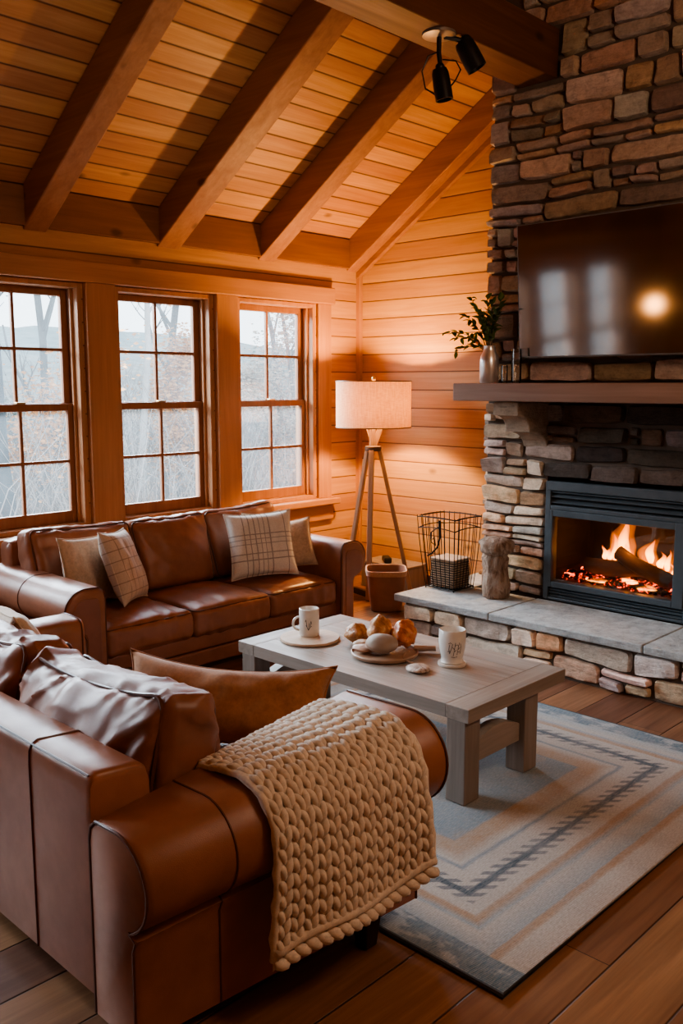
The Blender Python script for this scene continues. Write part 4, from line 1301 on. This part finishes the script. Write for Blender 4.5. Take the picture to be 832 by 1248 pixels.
# back with seams
b = MB(); rows = []
pb = [(1.07, .075), (1.07, .60), (1.072, .635), (1.08, .652), (1.095, .66), (1.215, .65), (1.235, .635), (1.245, .60), (1.25, .3), (1.25, .075)]
yy = [1.888, 1.894, 1.91] + [2.0 + .2 * i for i in range(8)] + [3.49, 3.5]
for i, y in enumerate(yy):
    k = [.97, .99, 1][i] if i < 3 else 1
    rows.append([Vector((1.16 + (x - 1.16) * k, y, .35 + (z - .35) * k)) for x, z in pb])
b.loft(rows); b.build('sofa_back', LEA, s2, angle=50)
for ys_ in (2.19, 2.95):
    MB().tube([Vector((x - (.001 if x < 1.1 else 0), ys_, z + (.001 if z > .62 else 0))) for x, z in pb[:8]], .0032, 5).build('back_seam', LEAP, s2)
MB().tube([Vector((1.0775, y, .654)) for y in (1.9, 2.3, 2.7, 3.1, 3.48)], .0032, 5).build('back_seam', LEAP, s2)
MB().box(1.08, 1.90, 1.72, 3.64, .085, .22).build('base_rail', LEA2, s2, smooth=False, bevel=.012)
for x, y in ((1.78, 1.62), (1.78, 3.6), (1.16, 1.80), (1.16, 3.6)):
    b = MB(); b.loft([[Vector((x + dx_ * r_, y + dy_ * r_, z)) for dx_, dy_ in ((-1, -1), (1, -1), (1, 1), (-1, 1))] for z, r_ in ((.002 if x > 1.2 and y < 2 else .0015, .022), (.13, .034))]); b.build('leg', DARKW, s2, smooth=False, bevel=.003)
for i, (a, c) in enumerate(((1.90, 2.695), (2.70, 3.495))):
    cc = (1.60, (a + c) / 2, .30); hf = (.35, (c - a) / 2 - .002, .08)
    q = soft_box(MB(), cc, hf, .035, None, (.01, 0, .03), 30, .005, i + 20, 7, fold=.006, fsc=(2.5, 8, 2)).build('seat_cushion', LEA, s2)
    piping(cc, hf, .035, None, 1, rad=.0045).build('welt', LEAP, q)
for i, (a, c) in enumerate(((1.90, 2.66), (2.665, 3.46))):
    rt_ = Matrix.Rotation(radians(10), 3, 'Y')
    if i == 0: rt_ = Matrix.Rotation(radians(-3), 3, 'X') @ rt_
    cc = (1.375, (a + c) / 2, .565); hf = (.115, (c - a) / 2, .195)
    sag = lambda q, p: Vector((q.x * (1 - .2 * p[2]), q.y * (1 - .02 * p[2]), q.z - .02 * (1 - p[1] ** 2) * max(0, p[2]) + .02 * abs(p[1]) ** 3 * max(0, p[2])))
    q = soft_box(MB(), cc, hf, .06, rt_, (.06, .02, .012), 44, .010, i * 4 + 31, 5.5, (.9, 1.9, .9), sag, fold=.013, fsc=(3, 6.5, 2.5)).build('back_cushion', LEA2, s2)
    piping(cc, hf, .06, rt_, 1, rad=.006, sag=sag, axes=(1, 2, 0)).build('welt', LEAP, q)
    piping(cc, hf, .06, rt_, -1, rad=.006, sag=sag, axes=(1, 2, 0)).build('welt', LEAP, q)
pillow('throw_pillow', 'tan suede pillow leaning on the throw-covered arm in the foreground', 'pillow', (1.775, 2.285, .412), .74, .30, .18, SUEDE, radians(-55), radians(-30), radians(2), 12, slump=.035, wr=.010, grp='suede and beige pillows on the foreground sofa')
pillow('throw_pillow', 'pale beige pillow at the far end of the foreground sofa, at photo left edge', 'pillow', (1.70, 3.235, .425), .42, .37, .12, BEIGE, radians(80), radians(-30), radians(5), 14, grp='suede and beige pillows on the foreground sofa')

# ----------------------------------------------------------------- chunky knit throw
tw = thing('knit_throw', 'chunky cream knitted throw draped over the foreground sofa arm', 'throw blanket', (1.6, 1.6, .1))
U0, U1 = 1.395, 1.855


def throw_pt(u, l, off):
    """u 0..1 along arm, l arc length from inner edge, off outward offset"""
    x = lerp(U0, U1, u)
    s = (x - 1.07) / .90
    cy, cz, r = lerp(1.775, 1.605, s), lerp(.43, .532, s), lerp(.125, .135, s) + .012
    top_in = 1.868
    zt = cz + r
    l0 = .012                         # inside drop
    l1 = l0 + (top_in - cy)           # flat top
    l2 = l1 + r * pi / 2              # quarter roll
    if l < l0: return Vector((x, top_in + .012 + off, zt - .03 - (l0 - l))), Vector((0, 1, 0))
    if l < l1:
        f = (l - l0) / (l1 - l0)
        return Vector((x, top_in + .012 * (1 - f) - (top_in - cy) * f, zt - .03 * (1 - f) ** 2 + off)), Vector((0, .3 * (1 - f), 1)).normalized()
    if l < l2:
        a = pi / 2 + (l - l1) / r
        n_ = Vector((0, cos(a), sin(a)))
        return Vector((x, cy, cz)) + n_ * (r + off), n_
    d = l - l2
    sway = .010 * sin(u * 9 + 1.2) * min(1, d / .2)
    return Vector((x + .05 * (u - .45) * d / .35, cy - r - off - .012 * min(1, d / .1) + sway, cz - d)), Vector((0, -1, 0))


def l_end(u):
    x = lerp(U0, U1, u); s = (x - 1.07) / .90
    cy, cz, r = lerp(1.775, 1.605, s), lerp(.43, .532, s), lerp(.125, .135, s) + .012
    zend = lerp(.145, .24, u) + .012 * sin(u * 7)
    return .012 + (1.868 - cy) + r * pi / 2 + (cz - zend)


b = MB(); b.grid(lambda a, c: throw_pt(a, c * l_end(a), .004)[0], 24, 40)
b.build('backing', KNIT, tw)
b = MB(); rng = random.Random(2)
NS, NR = 26, 17                      # strands across, stitches along
for i in range(NS):
    sd = -1 if i % 2 == 0 else 1
    uc = (i + .5) / NS - sd * .06 / NS
    LE = l_end(uc) - .045
    ph = .22 * sin((i // 2) * 2.1) + rng.uniform(-.06, .06)
    for j in range(-1, NR + 1):
        l0 = LE * (j + ph - .12) / NR; l1 = LE * (j + ph + 1.2) / NR
        if l1 < LE * .04: continue
        l0 = max(l0, 0); l1 = min(l1, LE + .012)
        if l1 - l0 < .02: continue
        pts = []; rad = []
        for k in range(7):
            f = k / 6
            l = lerp(l0, l1, f); uu = uc + sd * (.40 - .80 * f) / NS + rng.uniform(-.0007, .0007)
            p, n_ = throw_pt(uu, l, .006 + .009 * sin(pi * min(1, f * 1.15)))
            pts.append(p); rad.append(.0112 * (sin(pi * (.10 + .78 * f)) ** .55) * rng.uniform(.95, 1.04))
        b.tube(pts, rad, 8)
b.build('knit_stitches', KNIT, tw, angle=180)
b = MB()
path = [throw_pt(k / 30, l_end(k / 30) - .05, .014)[0] for k in range(31)]
b.tube(path, .014, 10)
for i in range(17):
    u = (i + .5) / 17; pts = []
    for k in range(5):
        f = k / 4; uu = min(1, max(0, u + (f - .5) * .085)); pts.append(throw_pt(uu, l_end(uu) - .032 + .03 * f, .012 + .008 * sin(pi * f))[0])
    b.tube(pts, [.009, .0155, .0165, .0155, .009], 8)
for uu in (0.0, 1.0):
    n_ = 24
    b.tube([throw_pt(uu, lerp(.0, l_end(uu) - .03, k / n_), .006 + .003 * sin(k * 2.2))[0] for k in range(n_ + 1)], [.012 + .0025 * sin(k * 2.1) for k in range(n_ + 1)], 8)
b.build('border', KNIT, tw, angle=180)

# ----------------------------------------------------------------- outdoors
def hillz(x, y):
    base = -.7 + .02 * (y - 6)
    k = max(0, min(1, (y - 14) / 26)); k = k * k * (3 - 2 * k)
    return base + k * (4.6 + 1.8 * nz((x * .05, y * .05, 0), 1, 2)) + .5 * nz((x * .2, y * .2, 0), 1, 3)


b = MB(); b.grid(lambda a, c: Vector((-70 + 170 * a, YW + .8 + 60 * c ** 1.3, hillz(-70 + 170 * a, YW + .8 + 60 * c ** 1.3))), 90, 50)
t_ = NT('misty autumn hillside'); v = t_.coord(); s = t_.sep(v)
n1 = t_.noise(v, .9, 6, .75); n2 = t_.noise(t_.mapping(v, (.35, .35, .8)), 1, 4, .6)
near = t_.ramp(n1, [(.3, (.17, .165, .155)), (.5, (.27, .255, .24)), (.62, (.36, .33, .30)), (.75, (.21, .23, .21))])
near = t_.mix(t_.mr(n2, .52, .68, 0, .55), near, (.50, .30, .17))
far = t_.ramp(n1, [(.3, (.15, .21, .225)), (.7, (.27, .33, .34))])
col = t_.mix(t_.mr(s[1], 18, 34, 0, 1), near, far)  # far slope turns blue-grey: distance haze put into the colour
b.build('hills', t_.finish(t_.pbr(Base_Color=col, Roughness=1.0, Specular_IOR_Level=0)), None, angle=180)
tag(bpy.data.objects['hills'], 'misty autumn hillside outside the windows', 'hill', kind='structure')


def twigmat(nm, c):
    t = NT(nm); n_ = t.noise(t.coord(), 6, 3)
    return t.finish(t.pbr(Base_Color=t.mix(n_, [x * .75 for x in c], [x * 1.2 for x in c]), Roughness=1, Specular_IOR_Level=0))


TW1 = twigmat('hazy grey bark', (.13, .15, .16)); TW2 = twigmat('pale birch bark', (.42, .43, .44)); TW3 = twigmat('darker trunk bark', (.05, .065, .075))
LO = twigmat('orange autumn leaf', (.60, .33, .17)); LG = twigmat('grey green evergreen leaf', (.26, .34, .33)); LP = twigmat('pale dry leaf', (.42, .37, .32))


def tree(x, y, h, r, mat, seed, label, leafm=None, nl=0, lsz=.038, grp=None, depth=3):
    rng = random.Random(seed); z0 = hillz(x, y) - .1
    root = thing('woodland_tree', label, 'tree', (x, y, z0), grp)
    b = MB(); tips = []

    def grow(p, d, L, r_, lev):
        n = 5; path = [p]; q = p
        for k in range(n):
            d = (d + Vector((rng.uniform(-.16, .16), rng.uniform(-.16, .16), rng.uniform(-.05, .12)))).normalized()
            q = q + d * (L / n); path.append(q)
        b.tube(path, [r_ * (1 - .6 * k / n) for k in range(n + 1)], 5 if lev else 8, caps=False)
        if lev >= 1: tips.extend(path[2:])
        if lev < depth:
            m = (7, 4, 3, 0)[lev] if lev < 4 else 0
            for k in range(m):
                f = rng.uniform(.3 if lev else .22, 1); i = min(n - 1, int(f * n)); pp = path[i].lerp(path[i + 1], f * n - i)
                a = rng.uniform(0, 2 * pi); e = Vector((cos(a), sin(a), rng.uniform(.5, 1.4))).normalized()
                grow(pp, (d * .35 + e).normalized(), L * (rng.uniform(.15, .26) if lev == 0 else rng.uniform(.32, .52)), r_ * (1 - .6 * f) * .55, lev + 1)
    grow(Vector((x, y, z0)), Vector((rng.uniform(-.08, .08), 0, 1)), h, r, 0)
    b.build('trunk', mat, root, angle=180)
    if leafm and nl:
        l = MB()
        for k in range(nl * 5):
            p = rng.choice(tips) + Vector((rng.gauss(0, .2), rng.gauss(0, .2), rng.gauss(0, .2)))
            s_ = lsz * rng.uniform(.5, 1.3); m_ = Matrix.Rotation(rng.uniform(0, 6), 3, 'Z') @ Matrix.Rotation(rng.uniform(0, 6), 3, 'X')
            l.add([p + m_ @ Vector(q) for q in ((-s_, 0, 0), (0, -s_ * .5, 0), (s_, 0, 0), (0, s_ * .5, 0))], [(0, 1, 2, 3)])
        l.build('foliage', leafm, root, smooth=False)


G = 'woodland trees outside the windows'
TR = [(4.7, 9.6, 7.5, .10, TW3, 'dark trunked bare tree nearest outside the leftmost window', None, 0),
      (6.6, 12.5, 7.5, .07, TW1, 'grey bare tree outside, between the leftmost and middle windows', None, 0),
      (5.4, 11, 2.6, .03, TW1, 'orange leaved sapling low outside the leftmost window', LO, 500),
      (4.2, 13, 5, .05, TW2, 'pale birch outside the far left of the leftmost window', LO, 260),
      (7.6, 11.5, 7.5, .06, TW2, 'pale birch outside the middle window', None, 0),
      (8.6, 12, 2.4, .03, TW1, 'bright orange shrub low outside the middle window', LO, 1500),
      (9.4, 13.5, 7.0, .08, TW1, 'grey bare tree outside the right side of the middle window', None, 0),
      (11.2, 12.0, 4.6, .05, TW1, 'half bare tree with tan leaves outside the rightmost window', LP, 700),
      (12.4, 14, 5.8, .07, TW1, 'grey bare tree outside the right edge of the rightmost window', LG, 900),
      (9.9, 10.6, 2.2, .03, TW1, 'tan shrub low outside the rightmost window', LP, 700),
      (3.2, 10, 2.2, .03, TW1, 'orange shrub outside the left edge of the leftmost window', LO, 700),
      (7.0, 15, 4.0, .05, TW1, 'misty evergreen outside behind the grey bare trees', LG, 1500),
      (-6, 12, 7.5, .09, TW1, 'bare tree outside far left of the sofa', None, 0), (-1, 10, 7, .08, TW3, 'dark bare tree outside left of the windows', None, 0), (-11, 14, 7, .08, TW2, 'pale tree outside the last window', LO, 300)]
for i, (x, y, h, r, m_, l, lm, nl) in enumerate(TR): tree(x, y, h, r, m_, 100 + i * 3, l, lm, nl, grp=G)
# undergrowth
rng = random.Random(77); b = MB()
for k in range(1500):
    y = rng.uniform(8.5, 20); x = rng.uniform(.40, 1.06) * y; z = hillz(x, y) - .05; h = rng.uniform(.7, 2.6)
    p = Vector((x, y, z)); q = p + Vector((rng.gauss(0, .35) * h, rng.gauss(0, .2) * h, h)); mid = p.lerp(q, .5) + Vector((rng.gauss(0, .22), 0, .15))
    b.tube([p, mid, q], [.008, .006, .002], 4, caps=False)
    if rng.random() < .7: b.tube([mid, mid + Vector((rng.gauss(0, .4), rng.gauss(0, .2), rng.uniform(.1, .6)))], [.005, .002], 4, caps=False)
ug = b.build('undergrowth', twigmat('pale undergrowth', (.21, .20, .195)), bpy.data.objects['hills']); ug['kind'] = 'stuff'

# ----------------------------------------------------------------- light
W = bpy.data.worlds.new('world'); bpy.context.scene.world = W; W.use_nodes = True
bg = W.node_tree.nodes['Background']
bg.inputs[0].default_value = (.80, .92, 1.0, 1); bg.inputs[1].default_value = 1.6


def light(name, typ, loc, energy, col, **k):
    d = bpy.data.lights.new(name, typ); d.energy = energy; d.color = col
    o = bpy.data.objects.new(name, d); C.objects.link(o); o.location = loc
    rot = k.pop('rot', None)
    for a, v in k.items(): setattr(d, a, v)
    if rot: o.rotation_euler = rot
    return o


light('lamp_bulb_light', 'POINT', (5.0, 4.5, 1.47), 96, (1, .52, .19), shadow_soft_size=.05)
light('fire_light', 'POINT', (4.95, 2.42, .62), 2.8, (1, .36, .08), shadow_soft_size=.12)
for i, (a, c) in enumerate(OPEN):
    p = light('window_portal', 'AREA', ((a + c) / 2, YW + .21, 1.46), 1, (1, 1, 1), shape='RECTANGLE', size=.79, size_y=1.53, rot=(radians(-90), 0, 0))
    p.data.cycles.is_portal = True
light('second_lamp_light', 'POINT', (.6, 4.1, 1.75), 2.5, (1, .42, .13), shadow_soft_size=.07)
light('fill_light', 'POINT', (2.6, -.3, 2.9), 50, (1, .76, .56), shadow_soft_size=.35)  # added warm fill with no fixture, lifts the foreground
light('sky_fill', 'AREA', (2.0, 9.2, 3.8), 2200, (.72, .87, 1.0), shape='RECTANGLE', size=13, size_y=1.9, rot=(radians(-66), 0, 0))  # added area light outside, out of view, tops up the daylight
sc = bpy.context.scene
sc.view_settings.view_transform = 'AgX'
sc.view_settings.look = 'AgX - Medium High Contrast'
sc.view_settings.exposure = 1.14
sc.cycles.use_denoising = True
sc.cycles.max_bounces = 8
sc.cycles.sample_clamp_indirect = 4
